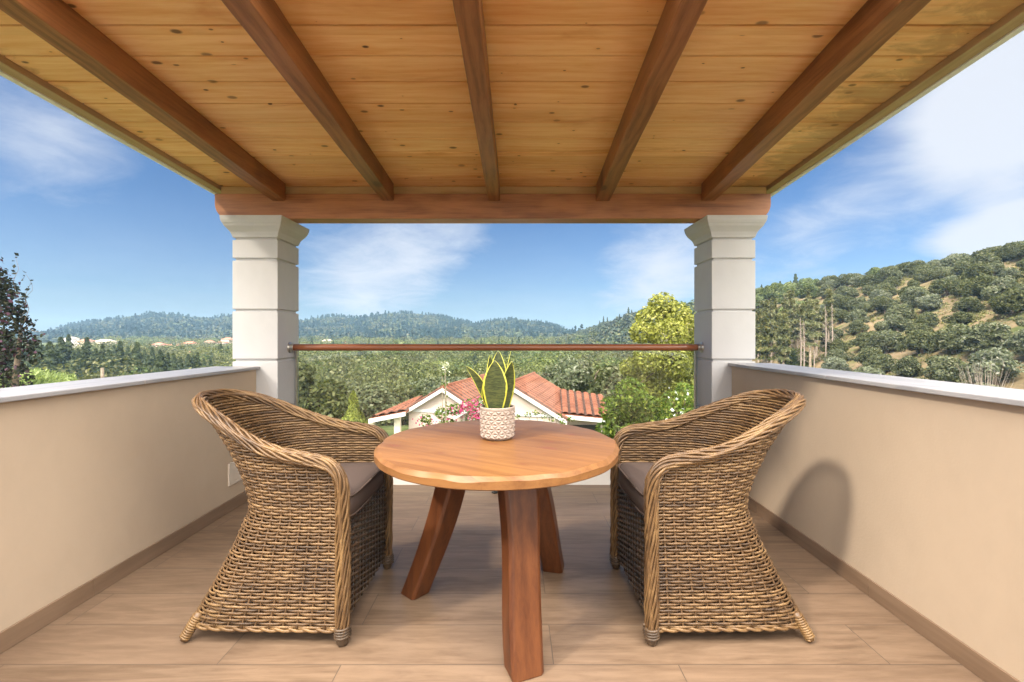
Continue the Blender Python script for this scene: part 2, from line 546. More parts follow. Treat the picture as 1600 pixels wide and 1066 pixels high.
def parapet(name, xin, xout, top, label, sgn):
    t = thing(name, label, 'parapet wall', ((xin + xout) / 2, 1.0, 0.0))
    a, b = min(xin, xout), max(xin, xout)
    m = MB(); m.box(a, b, YB, YF, -4.2, top - 0.021)
    # narrow return next to the column
    m.build('wall', M_wall, t, bevel=0.004)
    c = MB()
    ci, co = xin + sgn * 0.028, xout - sgn * 0.05
    a2, b2 = min(ci, co), max(ci, co)
    ys = [YB, -1.35, -0.13, 1.09, 2.31, YF]
    for i in range(len(ys) - 1):
        c.box(a2, b2, ys[i] + (0.001 if i else 0), ys[i + 1] - 0.001, top - 0.021, top)
    c.build('coping', M_coping, t, bevel=0.004)
    s = MB()
    x0, x1 = (xin, xin + sgn * 0.010)
    ys = [YB, -1.76, -0.55, 0.66, 1.87 + (0.18 if sgn < 0 else 0.18), 2.97 if sgn > 0 else 3.0, YF]
    for i in range(len(ys) - 1):
        s.box(min(x0, x1), max(x0, x1), ys[i] + 0.0012, ys[i + 1] - 0.0012, 0.001, 0.079)
    s.build('skirting', M_skirt, t, bevel=0.0015)
    return t


parapet('parapet_wall', XL, -2.17, 0.954, 'beige plastered parapet wall at the left, behind the left wicker chair', 1)
parapet('parapet_wall', XR, 1.86, 0.979, 'beige plastered parapet wall at the right, behind the right wicker chair', -1)


def column(x0, x1, label):
    y0, y1 = YF, 3.69
    t = thing('column', label, 'column', ((x0 + x1) / 2, (y0 + y1) / 2, 0.0), group='white columns carrying the wooden roof')
    m = MB()
    cuts = [-4.2, 0.26, 0.632, 0.999, 1.370, 1.749, 1.902]
    g, d = 0.0105, 0.016
    rings = []

    def rect(e, z): return [(x0 + e, y0 + e, z), (x1 - e, y0 + e, z), (x1 - e, y1 - e, z), (x0 + e, y1 - e, z)]
    rings.append(rect(0, cuts[0]))
    for z in cuts[1:]:
        rings += [rect(0, z - g), rect(d, z - g * 0.75), rect(d, z + g * 0.75), rect(0, z + g)] if z != cuts[-1] else [rect(0, z - g), rect(d, z - g * 0.75), rect(d, z + g)]
    m.rings(rings)
    m.build('shaft', M_column, t, bevel=0.0035)
    c = MB()
    prof = [(0.006, 1.909), (0.0, 1.914), (-0.004, 1.930), (-0.012, 1.952), (-0.026, 1.972), (-0.040, 1.990), (-0.046, 2.006), (-0.050, 2.012), (-0.056, 2.030), (-0.060, 2.062)]
    c.rings([rect(e, z) for e, z in prof])
    c.build('capital', M_column, t, bevel=0.0025)
    return t


column(-2.091, -1.754, 'square white grooved column with moulded capital, left of the glass balustrade, half in sun')
column(1.469, 1.794, 'square white grooved column with moulded capital, right of the glass balustrade')

k = MB(); k.box(-1.756, 1.471, 3.585, 3.715, -0.02, 0.125)
finish(k.build('kerb', M_kerb, bevel=0.006), 'low white kerb along the open front edge of the balcony', 'kerb', kind='structure')

# glass balustrade
t = thing('balustrade', 'frameless glass balustrade with round brown handrail between the white columns', 'balustrade', (-0.14, 3.60, 0.125))
g = MB(); g.box(-1.744, 1.459, 3.610, 3.620, 0.10, 1.062); g.build('glass_pane', M_glass, t, bevel=0.001)
h = MB(); h.tube([(-1.735 + 3.187 * i / 24, 3.54, 1.090) for i in range(25)], 0.0262, 20)
h.build('handrail', M_rail, t, smooth=True, bevel=0)
for x, s in ((-1.7545, 1), (1.4695, -1)):
    f = MB()
    prof = [(0.0, 0.0005), (0.043, 0.0005), (0.043, 0.004), (0.038, 0.009), (0.031, 0.011), (0.031, 0.034), (0.029, 0.036), (0.0, 0.036)]
    f.rings([[(x + s * d, 3.54 + r * math.cos(a), 1.090 + r * math.sin(a)) for a in [s * 2 * math.pi * i / 28 for i in range(28)]] for r, d in prof[1:-1]])
    f.build('flange', M_steel, t, smooth=False, bevel=0.0006)
for x in (-1.738, 1.449):
    f = MB(); f.box(x - 0.006, x + 0.006, 3.6095, 3.6295, 0.126, 1.064); f.build('edge_channel', M_steel, t)

# small things on the wall and floor
p = MB(); p.box(XL + 0.0005, XL + 0.012, 3.02, 3.17, 0.175, 0.325)
finish(p.build('cover_plate', M_plate, bevel=0.003), 'small white cover plate low on the left beige wall behind the wicker chair', 'cover plate')
d = MB(); d.lathe([(0.020, 0.0005), (0.024, 0.004), (0.022, 0.010), (0.012, 0.014)], (-0.145, 3.40, 0), 18)
finish(d.build('door_stop', M_black, smooth=True), 'tiny black rubber stop on the floor in front of the white kerb', 'door stop')

# ------------------------------------------------------------------ roof
SL = 0.0566
Y0R, Y1R = 1.42, 3.92  # near end cut short, out of view, so sun reaches table and chairs


def zp(y): return 2.322 + SL * (3.45 - y)      # underside of the boards


rt = thing('balcony_roof', 'wooden balcony roof of knotty pine boards on dark brown rafters', 'roof', (-0.15, 2.6, 2.06))
b = MB()
pitch = 0.182
y = 1.802 - pitch * 3
XE0, XE1 = -2.242, 1.932


def edge_x(y): return (-2.238 + 0.0 * y, 1.872 + 0.018 * y)


while y < Y1R:
    ya, yb = max(y, Y0R), min(y + pitch, Y1R)
    if yb > ya + 0.02:
        xa0, xb0 = edge_x(ya); xa1, xb1 = edge_x(yb)
        g = 0.0042
        bot = [(xa0, ya + g, zp(ya + g)), (xb0, ya + g, zp(ya + g)), (xb1, yb - g, zp(yb - g)), (xa1, yb - g, zp(yb - g))]
        b.hexa(bot, [(p[0], p[1], p[2] + 0.02) for p in bot])
    y += pitch
b.build('ceiling_boards', M_plank, rt, bevel=0.004)
sk = MB()
bot = [(-2.36, Y0R, zp(Y0R) + 0.0215), (2.03, Y0R, zp(Y0R) + 0.0215), (2.03, Y1R, zp(Y1R) + 0.0215), (-2.36, Y1R, zp(Y1R) + 0.0215)]
bot = [(p[0], max(p[1], Y0R + 0.012), p[2]) for p in bot]
sk.hexa(bot, [(p[0], p[1], p[2] + 0.07) for p in bot])
sk.build('roof_covering', M_roofskin, rt)


def rafter(n0, n1, f0, f1):
    """x range at y=1.511 and at y=3.4"""
    m = MB()

    def xr(y):
        k = (y - 1.511) / (3.4 - 1.511)
        return n0 + (f0 - n0) * k, n1 + (f1 - n1) * k
    rings = []
    N = 14
    ye = 3.402
    rnd = random.Random(int((n0 + 5) * 1000))
    for i in range(N + 1):
        y = Y0R + (ye - Y0R) * i / N
        a, c = xr(y)
        z1 = zp(y) - 0.001; z0 = 2.195 + SL * (3.4 - y) + rnd.uniform(-.0015, .0015)
        a += rnd.uniform(-.0012, .0012); c += rnd.uniform(-.0012, .0012)
        rings.append([(a, y, z0), (c, y, z0), (c, y, z1), (a, y, z1)])
    m.rings(rings)
    m.build('rafter', M_rafter, rt, bevel=0.0032)


rafter(-1.763, -1.663, -1.816, -1.716)
rafter(-0.980, -0.884, -0.992, -0.904)
rafter(-0.205, -0.117, -0.192, -0.106)
rafter(0.560, 0.650, 0.618, 0.718)
rafter(1.297, 1.398, 1.409, 1.509)

# header beam with rounded lower corners at its ends
hb = MB()
za, zb, xl, xr_ = 2.062, 2.250, -2.252, 1.934
outl = [(xl, zb), (xl, zb - 0.075)]
for i in range(1, 9):
    a = math.pi / 2 * i / 8
    outl.append((xl + 0.105 - 0.105 * math.cos(a), zb - 0.075 - (zb - 0.075 - za) * math.sin(a)))
right = [(xr_ - (x - xl), z) for x, z in outl]
poly = outl + list(reversed(right))
hb.rings([[(x, 3.402, z) for x, z in poly], [(x, 3.556, z) for x, z in poly]])
hb.build('header_beam', M_beam, rt, bevel=0.005)
sp = MB()
sp.box(-2.236, 1.928, 3.452, 3.474, 2.2505, zp(3.474) - 0.002)
sp.build('blocking_strip', M_strip, rt, bevel=0.003)
for s in (0, 1):
    e = MB(); dr = MB()
    r1, r2 = [], []
    for i in range(13):
        y = Y0R - 0.006 + (Y1R - Y0R + 0.010) * i / 12
        x = edge_x(y)[s]
        sg = -1 if s == 0 else 1
        zt, zl = zp(y) + 0.020, zp(y) - 0.030
        xa, xb = x + sg * 0.001, x + sg * 0.066
        r = [(min(xa, xb), y, zl), (max(xa, xb), y, zl), (max(xa, xb), y, zt), (min(xa, xb), y, zt)]
        r1.append(r)
        xa, xb = x + sg * 0.0665, x + sg * 0.100
        zl2 = zp(y) - 0.036
        r2.append([(min(xa, xb), y - .004, zl2), (max(xa, xb), y - .004, zl2), (max(xa, xb), y - .004, zp(y) + 0.105), (min(xa, xb), y - .004, zp(y) + 0.105)])
    e.rings(r1); e.build('edge_board', M_edge, rt, bevel=0.003)
    dr.rings(r2); dr.build('drip_edge', M_drip, rt, bevel=0.003)

# ================================================================== TABLE
ZT = 0.735
TC = Vector((-0.069, 1.922, 0))
tb = thing('round_table', 'round wooden table with a wavy-edged top on three splayed legs, between the wicker chairs', 'table', TC)
m = MB()
rnd = random.Random(4)
NA = 160


def wav(a, k):
    return (0.5 * math.sin(5 * a + k) + 0.35 * math.sin(11 * a + 2.1 * k) + 0.3 * math.sin(17 * a + 1.3 * k) + 0.2 * math.sin(27 * a + k))


rings = []
for r_, z, amp, za_ in ((0.30, ZT - 0.043, 0, 0), (0.498, ZT - 0.043, 0.0015, 0), (0.502, ZT - 0.039, 0.0015, 0), (0.503, ZT - 0.015, 0.002, 0.0045),
                   (0.4905, ZT - 0.0010, 0.0080, 0), (0.485, ZT, 0.0080, 0), (0.25, ZT, 0, 0)):
    rings.append([(TC.x + (r_ + amp * wav(a, 0.7)) * math.cos(a), TC.y + (r_ + amp * wav(a, 0.7)) * math.sin(a), z + za_ * wav(a, 2.2)) for a in [2 * math.pi * i / NA for i in range(NA)]])
m.rings(rings)
top = m.build('tabletop', M_table, tb, smooth=True)
md = top.modifiers.new('edge', 'EDGE_SPLIT'); md.split_angle = R(24)


def tleg(topc, foot, w0, w1, d0, d1, bow, spin=0.0):
    tp = Vector((*topc, ZT - 0.044)); ft = Vector((*foot, 0.0005))
    dirh = (ft - tp); dirh.z = 0; dirh.normalize()
    if spin: dirh = Matrix.Rotation(spin, 3, 'Z') @ dirh
    side = Vector((-dirh.y, dirh.x, 0))
    rg = []
    N = 12
    for i in range(N + 1):
        k = i / N
        c = tp.lerp(ft, k) + dirh * bow * math.sin(math.pi * k) + side * 0.006 * math.sin(5 * k + foot[0] * 9)
        wd = (w0 + (w1 - w0) * k) / 2 + 0.003 * math.sin(7 * k + foot[1] * 5); dp = (d0 + (d1 - d0) * k) / 2 + 0.002 * math.sin(6 * k + 1)
        e = 0.78
        # eight-sided section: chamfered rectangle
        ring = [(-wd * e, -dp), (wd * e, -dp), (wd, -dp * e), (wd, dp * e), (wd * e, dp), (-wd * e, dp), (-wd, dp * e), (-wd, -dp * e)]
        rg.append([c + side * a + dirh * b_ for a, b_ in ring])
    m = MB(); m.rings(list(reversed(rg)))
    m.build('leg', M_leg, tb, bevel=0.004)


tleg((0.005, 1.735), (0.040, 1.600), 0.142, 0.116, 0.10, 0.098, 0.005, 0.12)
tleg((-0.235, 2.000), (-0.452, 2.085), 0.120, 0.108, 0.105, 0.10, -0.018, -0.35)
tleg((0.065, 2.085), (0.205, 2.300), 0.115, 0.105, 0.105, 0.10, -0.02, 0.35)

# ================================================================== POTTED PLANT
PC = Vector((-0.072, 1.972, ZT))
pt = thing('potted_plant', 'snake plant with yellow-edged leaves in a triangle-embossed pale pot on the round table', 'potted plant', PC)
M_pot = simple('blush_ceramic', (0.315, 0.252, 0.210), 0.75, spec=0.3, var=0.07, scale=60, bump=0.1)
M_soil = simple('potting_soil', (0.035, 0.022, 0.014), 0.95, var=0.4, scale=150, bump=0.6)
m = MB()
RP, HP, rows, cols = 0.0745, 0.140, 6, 15


def pr(z):   # radius of the pot wall at height z
    return RP - 0.004 * (1 - z / HP) - (0.010 * (1 - z / 0.012) ** 2 if z < 0.012 else 0)


def pp(a, z, e=0.0):
    r = pr(z) + e
    return (PC.x + r * math.cos(a), PC.y + r * math.sin(a), PC.z + z)


zr = [0.010 + (HP - 0.022) * i / rows for i in range(rows + 1)]
st = 2 * math.pi / cols
for i in range(rows):
    o0 = 0.5 * (i % 2); o1 = 0.5 * ((i + 1) % 2)
    for j in range(cols):
        A = pp((j + o0) * st, zr[i]); B = pp((j + 1 + o0) * st, zr[i])
        ap = (j + o0 + 0.5)
        C_ = pp(ap * st, zr[i + 1]); D_ = pp((ap + 1) * st, zr[i + 1])
        for (p, q, r_), zc, ac in (((A, B, C_), zr[i] + (zr[i + 1] - zr[i]) * 0.36, (j + o0 + 0.5)), ((B, D_, C_), zr[i] + (zr[i + 1] - zr[i]) * 0.64, (j + o0 + 1.0))):
            cen = pp(ac * st, zc, 0.0055)
            m.add([p, q, r_, cen], [(0, 1, 3), (1, 2, 3), (2, 0, 3)])
N = 44
base = [[(PC.x + r_ * math.cos(2 * math.pi * k / N), PC.y + r_ * math.sin(2 * math.pi * k / N), PC.z + z) for k in range(N)] for r_, z in
        ((0.052, 0.0008), (0.0605, 0.0018), (pr(0.010), 0.010), (pr(0.010) - 0.0005, 0.0105))]
m.rings(base, True, False)
m.add(base[0], [tuple(reversed(range(N)))])
rim = [[(PC.x + r_ * math.cos(2 * math.pi * k / N), PC.y + r_ * math.sin(2 * math.pi * k / N), PC.z + z) for k in range(N)] for r_, z in
       ((pr(zr[-1]), zr[-1]), (pr(zr[-1]) + 0.002, zr[-1] + 0.002), (RP + 0.002, HP - 0.003), (RP, HP), (RP - 0.005, HP), (RP - 0.007, HP - 0.004), (RP - 0.008, HP - 0.03))]
m.rings(rim, True, False)
m.build('pot', M_pot, pt)
s_ = MB(); s_.lathe([(0.066, HP - 0.030), (0.066, HP - 0.017), (0.03, HP - 0.012)], PC, 24); s_.build('soil', M_soil, pt, smooth=True)


def leaf_mat():
    m, nt, out = material('snake_plant_leaf')
    uv = nt.node('ShaderNodeUVMap').outputs[0]
    u, v = nt.xyz(uv)[:2]
    ed = nt.math('ABSOLUTE', nt.math('SUBTRACT', nt.math('MULTIPLY', u, 2.0), 1.0))
    co = nt.objco()
    wob = nt.noise(co, 40.0, 3, 0.6)
    e2 = nt.math('ADD', ed, nt.math('MULTIPLY', nt.math('SUBTRACT', wob, 0.5), 0.22))
    mar = nt.ramp(e2, 0.83, 0.90)
    band = nt.noise(nt.map(co, (30, 30, 130)), 1.0, 4, 0.7, 0.8)
    g = nt.mix(nt.ramp(band, 0.40, 0.62), (0.020, 0.030, 0.008), (0.062, 0.072, 0.020))
    y_ = nt.mix(nt.ramp(wob, 0.3, 0.7), (0.46, 0.42, 0.045), (0.36, 0.38, 0.05))
    c = nt.mix(mar, g, y_)
    principled(nt, out, c, 0.38, None, 0.45)
    return m


M_leafs = leaf_mat()


def leaf(az, r0, L, W, lean, twist, curl=0.0, face=None):
    """blade: az = where it stands round the pot, lean outward, face = azimuth its broad side looks to"""
    base = Vector((PC.x + r0 * math.cos(az), PC.y + r0 * math.sin(az), PC.z + HP - 0.02))
    out = Vector((math.cos(az), math.sin(az), 0))
    fz = az if face is None else face
    N, K = 22, 8
    verts, uvs, faces = [], [], []
    pos = base.copy()
    for i in range(N + 1):
        t_ = i / N
        ln = lean * (0.35 + 0.65 * t_) + curl * t_ * t_
        d_ = (Vector((0, 0, 1)) * math.cos(ln) + out * math.sin(ln)).normalized()
        if i: pos = pos + d_ * (L / N)
        fa = fz + twist * t_
        nrm = Vector((math.cos(fa), math.sin(fa), 0)); nrm = (nrm - d_ * nrm.dot(d_)).normalized()
        sd_ = d_.cross(nrm).normalized()
        wp = (0.55 + 0.45 * math.sin(min(1, t_ / 0.55) * math.pi / 2)) if t_ < 0.45 else 0.99 * max(0.0, 1 - ((t_ - 0.45) / 0.55) ** 2.1) ** 0.9 + 0.01
        hw = W / 2 * wp
        for j in range(K + 1):
            s = j / K * 2 - 1
            verts.append(pos + sd_ * hw * s + nrm * (0.22 * hw * (s * s) * (1 - 0.4 * t_)))
            uvs.append((j / K, t_))
    for i in range(N):
        for j in range(K):
            a = i * (K + 1) + j
            faces.append((a, a + 1, a + K + 2, a + K + 1))
    me = bpy.data.meshes.new('leaf')
    me.from_pydata([tuple(v - PC) for v in verts], [], faces)
    ul = me.uv_layers.new(name='UVMap')
    for lp in me.loops: ul.data[lp.index].uv = uvs[lp.vertex_index]
    me.polygons.foreach_set('use_smooth', [True] * len(me.polygons))
    me.materials.append(M_leafs); me.update()
    o = bpy.data.objects.new('leaf', me); sc.collection.objects.link(o); o.parent = pt
    md = o.modifiers.new('thick', 'SOLIDIFY'); md.thickness = 0.0022; md.offset = 0
    return o


leaf(R(-100), 0.040, 0.222, 0.106, 0.16, 0.15, -0.12, R(-92))       # broad front blade
leaf(R(80), 0.010, 0.262, 0.084, 0.05, 0.1, 0.0, R(-88))            # tallest, behind
leaf(R(150), 0.020, 0.240, 0.062, 0.12, 0.3, 0.0, R(-70))           # back left
leaf(R(188), 0.034, 0.225, 0.040, 0.58, 0.3, 0.25, R(-110))         # thin, leaning left
leaf(R(215), 0.034, 0.135, 0.056, 0.30, 0.2, 0.2, R(-100))          # short left
leaf(R(-18), 0.030, 0.218, 0.074, 0.24, 0.2, 0.0, R(-62))           # right blade
leaf(R(35), 0.024, 0.262, 0.034, 0.20, 0.5, 0.12, R(-25))           # thin right, tall

leaf(R(60), 0.030, 0.205, 0.060, 0.28, 0.3, 0.1, R(-60))
leaf(R(120), 0.034, 0.190, 0.056, 0.34, -0.3, 0.1, R(-110))
# ================================================================== WICKER CHAIRS
KZ = np.array([0.05, 0.065, 0.2, 0.35, 0.48, 0.54, 0.6, 0.7, 0.76, 0.82, 0.87, 0.915, 0.96])
KB = np.array([0.348, 0.341, 0.270, 0.200, 0.155, 0.168, 0.195, 0.262, 0.312, 0.365, 0.408, 0.440, 0.462])
KW = np.array([0.296, 0.295, 0.288, 0.281, 0.275, 0.277, 0.280, 0.287, 0.292, 0.296, 0.298, 0.298, 0.298])
KN = np.array([9.0, 9.0, 7.0, 5.5, 4.2, 3.9, 3.6, 3.0, 2.75, 2.55, 2.45, 2.4, 2.35])
XFR = 0.272


def section(z, us):
    """points of the U-shaped plan at height z for arc-length parameters us in [0,1] (0 = one front edge, 1 = the other)"""
    b_, w_, n_ = np.interp(z, KZ, KB), np.interp(z, KZ, KW), np.interp(z, KZ, KN)
    ph = np.linspace(-math.pi / 2, math.pi / 2, 721)
    sy = np.sign(np.sin(ph)) * np.abs(np.sin(ph)) ** (2 / n_) * w_
    sx = XFR - (XFR + b_) * np.abs(np.cos(ph)) ** (2 / n_)
    dl = np.hypot(np.diff(sx), np.diff(sy)); L = np.concatenate([[0], np.cumsum(dl)]); L /= L[-1]
    return np.interp(us, L, sx), np.interp(us, L, sy)


def zrim(u):
    a = abs(u - 0.5) * 2                     # 0 at the back, 1 at the front
    pts = [(0, 0.905), (0.10, 0.903), (0.22, 0.882), (0.34, 0.838), (0.46, 0.785), (0.58, 0.742), (0.70, 0.718), (0.85, 0.703), (1.0, 0.69)]
    return float(np.interp(a, [p[0] for p in pts], [p[1] for p in pts]))


def strand(mb, P, Nn, ru, rn, n=6):
    """flattened strand: ru along the surface, rn along the normal"""
    rings = []
    L = len(P)
    for i in range(L):
        t_ = P[min(i + 1, L - 1)] - P[max(i - 1, 0)]
        t_ /= (np.linalg.norm(t_) + 1e-9)
        nn_ = Nn[i] - t_ * np.dot(Nn[i], t_); nn_ /= (np.linalg.norm(nn_) + 1e-9)
        up = np.cross(t_, nn_)
        rings.append([tuple(P[i] + up * math.cos(a) * ru + nn_ * math.sin(a) * rn) for a in [2 * math.pi * k / n for k in range(n)]])
    mb.rings(rings, True, True)


def build_chair(label):
    t = thing('wicker_chair', label, 'chair', group='wicker armchairs facing the round table')
    rnd = random.Random(11)
    NS, SUB = 32, 5
    NU = NS * SUB
    us = np.linspace(0, 1, NU + 1)
    zr_ = np.array([zrim(u) for u in us])
    mb = MB()
    z = 0.070
    row = 0
    pitch = 0.0120
    while z < 0.90:
        keep = zr_ - 0.006 > z
        sx, sy = section(z, us)
        P = np.stack([sx, sy, np.full_like(sx, z)], 1)
        tg = np.gradient(P, axis=0); tg /= np.linalg.norm(tg, axis=1)[:, None]
        nr = np.stack([-tg[:, 1], tg[:, 0], np.zeros(len(tg))], 1)       # points outward or inward consistently
        ph = np.cos(np.pi * (us * NS + (row % 2)))
        amp = 0.0032 + rnd.uniform(-.0006, .0006)
        wob = np.array([mnoise.noise((u * 9, row * 0.37, 1.3)) for u in us]) * 0.0016
        P = P + nr * (ph * amp)[:, None]
        P[:, 2] += wob + 0.0012 * np.cos(np.pi * us * NS * 2)
        idx = np.where(keep)[0]
        if len(idx) > 6:
            runs = np.split(idx, np.where(np.diff(idx) != 1)[0] + 1)
            for r_ in runs:
                if len(r_) > 4:
                    strand(mb, P[r_], nr[r_], 0.0051 + rnd.uniform(-.0006, .0005), 0.0036, 6)
                    strand(mb, (P - nr * (2 * ph * amp + 0.0085)[:, None] + np.array([0, 0, pitch / 2]))[r_][::2], nr[r_][::2], 0.0052, 0.0031, 5)
        z += pitch
        row += 1
    mb.build('woven_shell', M_wick, t, smooth=True, local=True)
    # upright stakes inside the weave
    sk = MB()
    for j in range(NS + 1):
        u = j / NS
        zt_ = zrim(u)
        zz = np.linspace(0.055, zt_, 26)
        pts = []
        for z in zz:
            sx, sy = section(z, np.array([u])); pts.append((sx[0], sy[0], z))
        sk.tube(pts, 0.0042, 5)
    sk.build('stakes', M_stake, t, smooth=True, local=True)
    # rim path: foot of one front post, up, over the arm, round the back, down the other post
    path = []
    for z in np.linspace(0.035, 0.60, 24): path.append((0.283, -0.285, z))
    for a in np.linspace(0.12, 1.0, 7):
        an = a * math.pi / 2
        path.append((0.283 - 0.085 * (1 - math.cos(an)), -0.2865, 0.60 + 0.100 * math.sin(an)))
    uu = np.linspace(0.085, 0.915, 90)
    for u in uu:
        zz_ = zrim(u); sx, sy = section(zz_, np.array([u])); path.append((sx[0], sy[0], zz_ + 0.004))
    for a in np.linspace(1.0, 0.12, 7):
        an = a * math.pi / 2
        path.append((0.283 - 0.085 * (1 - math.cos(an)), 0.2865, 0.60 + 0.100 * math.sin(an)))
    for z in np.linspace(0.60, 0.035, 24): path.append((0.283, 0.285, z))
    path = np.array(path)
    for _ in range(3):
        path[1:-1] = (path[:-2] + 2 * path[1:-1] + path[2:]) / 4
    dl = np.linalg.norm(np.diff(path, axis=0), axis=1); L = np.concatenate([[0], np.cumsum(dl)])
    NR = 420
    sl = np.linspace(0, L[-1], NR)
    path = np.stack([np.interp(sl, L, path[:, k]) for k in range(3)], 1)
    tg = np.gradient(path, axis=0); tg /= np.linalg.norm(tg, axis=1)[:, None]
    # parallel transport frame
    U = np.zeros_like(path); u0 = np.cross(tg[0], [1, 0, 0]); u0 /= np.linalg.norm(u0); U[0] = u0
    for i in range(1, NR):
        v = U[i - 1] - tg[i] * np.dot(U[i - 1], tg[i]); U[i] = v / np.linalg.norm(v)
    Wv = np.cross(tg, U)
    rb = MB()
    NST = 15
    for k in range(NST):
        ph0 = 2 * math.pi * k / NST
        rad = 0.0225 + 0.0022 * np.sin(sl * 55 + k * 2.4) + rnd.uniform(-.0015, .0015)
        ang = ph0 + sl * 6.0 + 0.18 * np.sin(sl * 31 + k * 1.7)
        P = path + U * (np.cos(ang) * rad)[:, None] + Wv * (np.sin(ang) * rad)[:, None]
        Nn = U * np.cos(ang)[:, None] + Wv * np.sin(ang)[:, None]
        strand(rb, P, Nn, 0.0056, 0.0050, 6)
    rb.tube([tuple(p) for p in path[::3]], 0.020, 8)
    rb.build('braided_rim', M_rim, t, smooth=True, local=True)
    # bottom border: two twisted strands
    bb = MB()
    for k in range(2):
        sx, sy = section(0.062, us)
        P = np.stack([sx, sy, np.full_like(sx, 0.060)], 1)
        tg2 = np.gradient(P, axis=0); tg2 /= np.linalg.norm(tg2, axis=1)[:, None]
        nr = np.stack([-tg2[:, 1], tg2[:, 0], np.zeros(len(tg2))], 1)
        ph = us * NS * math.pi + k * math.pi
        P = P + nr * (np.cos(ph) * 0.006)[:, None]; P[:, 2] += np.sin(ph) * 0.004
        strand(bb, P, nr, 0.0062, 0.005, 6)
    bb.build('bottom_border', M_rim, t, smooth=True, local=True)
    # woven front panel below the cushion
    fp = MB()
    ys = np.linspace(-0.262, 0.262, 13 * 4 + 1)
    z = 0.070; row = 0
    while z < 0.455:
        P = np.stack([0.276 + 0.0052 * np.cos(np.pi * (np.arange(len(ys)) / 4 + row % 2)), ys, np.full_like(ys, z)], 1)
        Nn = np.tile(np.array([1.0, 0, 0]), (len(ys), 1))
        strand(fp, P, Nn, 0.0060, 0.004, 6)
        z += 0.0120; row += 1
    for j in range(14):
        y = -0.262 + 0.524 * j / 13
        fp.tube([(0.276, y, 0.06), (0.276, y, 0.46)], 0.004, 5)
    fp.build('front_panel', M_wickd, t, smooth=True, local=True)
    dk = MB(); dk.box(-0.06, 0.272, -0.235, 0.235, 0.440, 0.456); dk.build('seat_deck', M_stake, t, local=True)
    # cushion: rounded slab, narrower at the back
    cu = MB()

    def cring(e, z):
        out = []
        N = 72
        for i in range(N):
            a = 2 * math.pi * i / N
            ca, sa = math.cos(a), math.sin(a)
            n_ = 7.0
            x = math.copysign(abs(ca) ** (2 / n_), ca) * (0.215 - e); y = math.copysign(abs(sa) ** (2 / n_), sa) * (0.250 - e)
            back = min(1.0, max(0.0, (0.1 - x) / 0.3))
            out.append((0.083 + x, y * (1 - 0.12 * back), z))
        return out
    cu.rings([cring(0.022, 0.456), cring(0.008, 0.459), cring(0.001, 0.468), cring(0.0, 0.50), cring(0.001, 0.535), cring(0.008, 0.546), cring(0.03, 0.554), cring(0.10, 0.562), cring(0.17, 0.564)])
    c = cu.build('seat_cushion', M_cush, t, smooth=True, local=True)
    pi_ = MB()
    for z, e in ((0.542, 0.001), (0.463, 0.002)):
        ring = cring(e, z); pi_.tube(ring + ring[:2], 0.0052, 6)
    q = pi_.build('piping', M_pipe, c, smooth=True, local=True)
    # feet
    for sy in (-1, 1):
        f = MB()
        f.lathe([(0.010, 0.0), (0.019, 0.003), (0.023, 0.012), (0.0255, 0.030), (0.026, 0.055), (0.0262, 0.066)], (0.283, sy * 0.285, 0.0005), 14)
        for q_ in range(4):
            zz = 0.030 + q_ * 0.0105
            pts = [(0.283 + 0.0275 * math.cos(a), sy * 0.285 + 0.0275 * math.sin(a), zz + 0.0105 * a / (2 * math.pi)) for a in np.linspace(0, 2 * math.pi, 17)]
            f.tube(pts, 0.0055, 5)
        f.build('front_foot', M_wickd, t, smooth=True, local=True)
        f = MB()
        p0, p1 = Vector((-0.285, sy * 0.264, 0.105)), Vector((-0.332, sy * 0.290, 0.0110))
        ax = (p1 - p0).normalized()
        f.tube([p0, p0.lerp(p1, 0.5), p0.lerp(p1, 0.9), p1], [0.015, 0.016, 0.016, 0.011], 12)
        u_ = ax.cross(Vector((0, 0, 1))).normalized(); v_ = u_.cross(ax)
        turns = 10
        pts = []
        for i in range(turns * 14 + 1):
            k = i / (turns * 14); a = 2 * math.pi * turns * k
            pts.append(p0.lerp(p1, 0.12 + 0.80 * k) + (u_ * math.cos(a) + v_ * math.sin(a)) * 0.0165)
        f.tube(pts, 0.0045, 5)
        f.build('rear_foot', M_rim, t, smooth=True, local=True)
    return t


ch = build_chair('brown wicker armchair with taupe cushion at the left of the round table')
ch.location = (-0.932, 2.020, 0)
ch.rotation_euler = (0, 0, R(-1.2))
ch2 = copy_tree(ch)
ch2['label'] = 'brown wicker armchair with taupe cushion at the right of the round table'
ch2.location = (0.806, 2.022, 0)
ch2.rotation_euler = (0, 0, R(180.8))
# ================================================================== TERRAIN
def fbm(x, y, s, seed=0.0):
    return (mnoise.noise((x / s, y / s, seed)) + 0.5 * mnoise.noise((2.1 * x / s, 2.1 * y / s, seed + 3)) + 0.25 * mnoise.noise((4.3 * x / s, 4.3 * y / s, seed + 7)))


def sst(a, b, x):
    t_ = min(1.0, max(0.0, (x - a) / (b - a)))
    return t_ * t_ * (3 - 2 * t_)


RIDGE = [(-9999, 524), (20, 526), (60, 524), (100, 512), (150, 504), (200, 497), (240, 492), (290, 496), (330, 499), (365, 494), (420, 498), (470, 502), (520, 496),
         (560, 499), (610, 491), (650, 492), (700, 499), (740, 509), (770, 503), (810, 501), (850, 506), (880, 515), (905, 525), (960, 528), (99999, 528)]
RX = [p[0] for p in RIDGE]; RY = [p[1] for p in RIDGE]


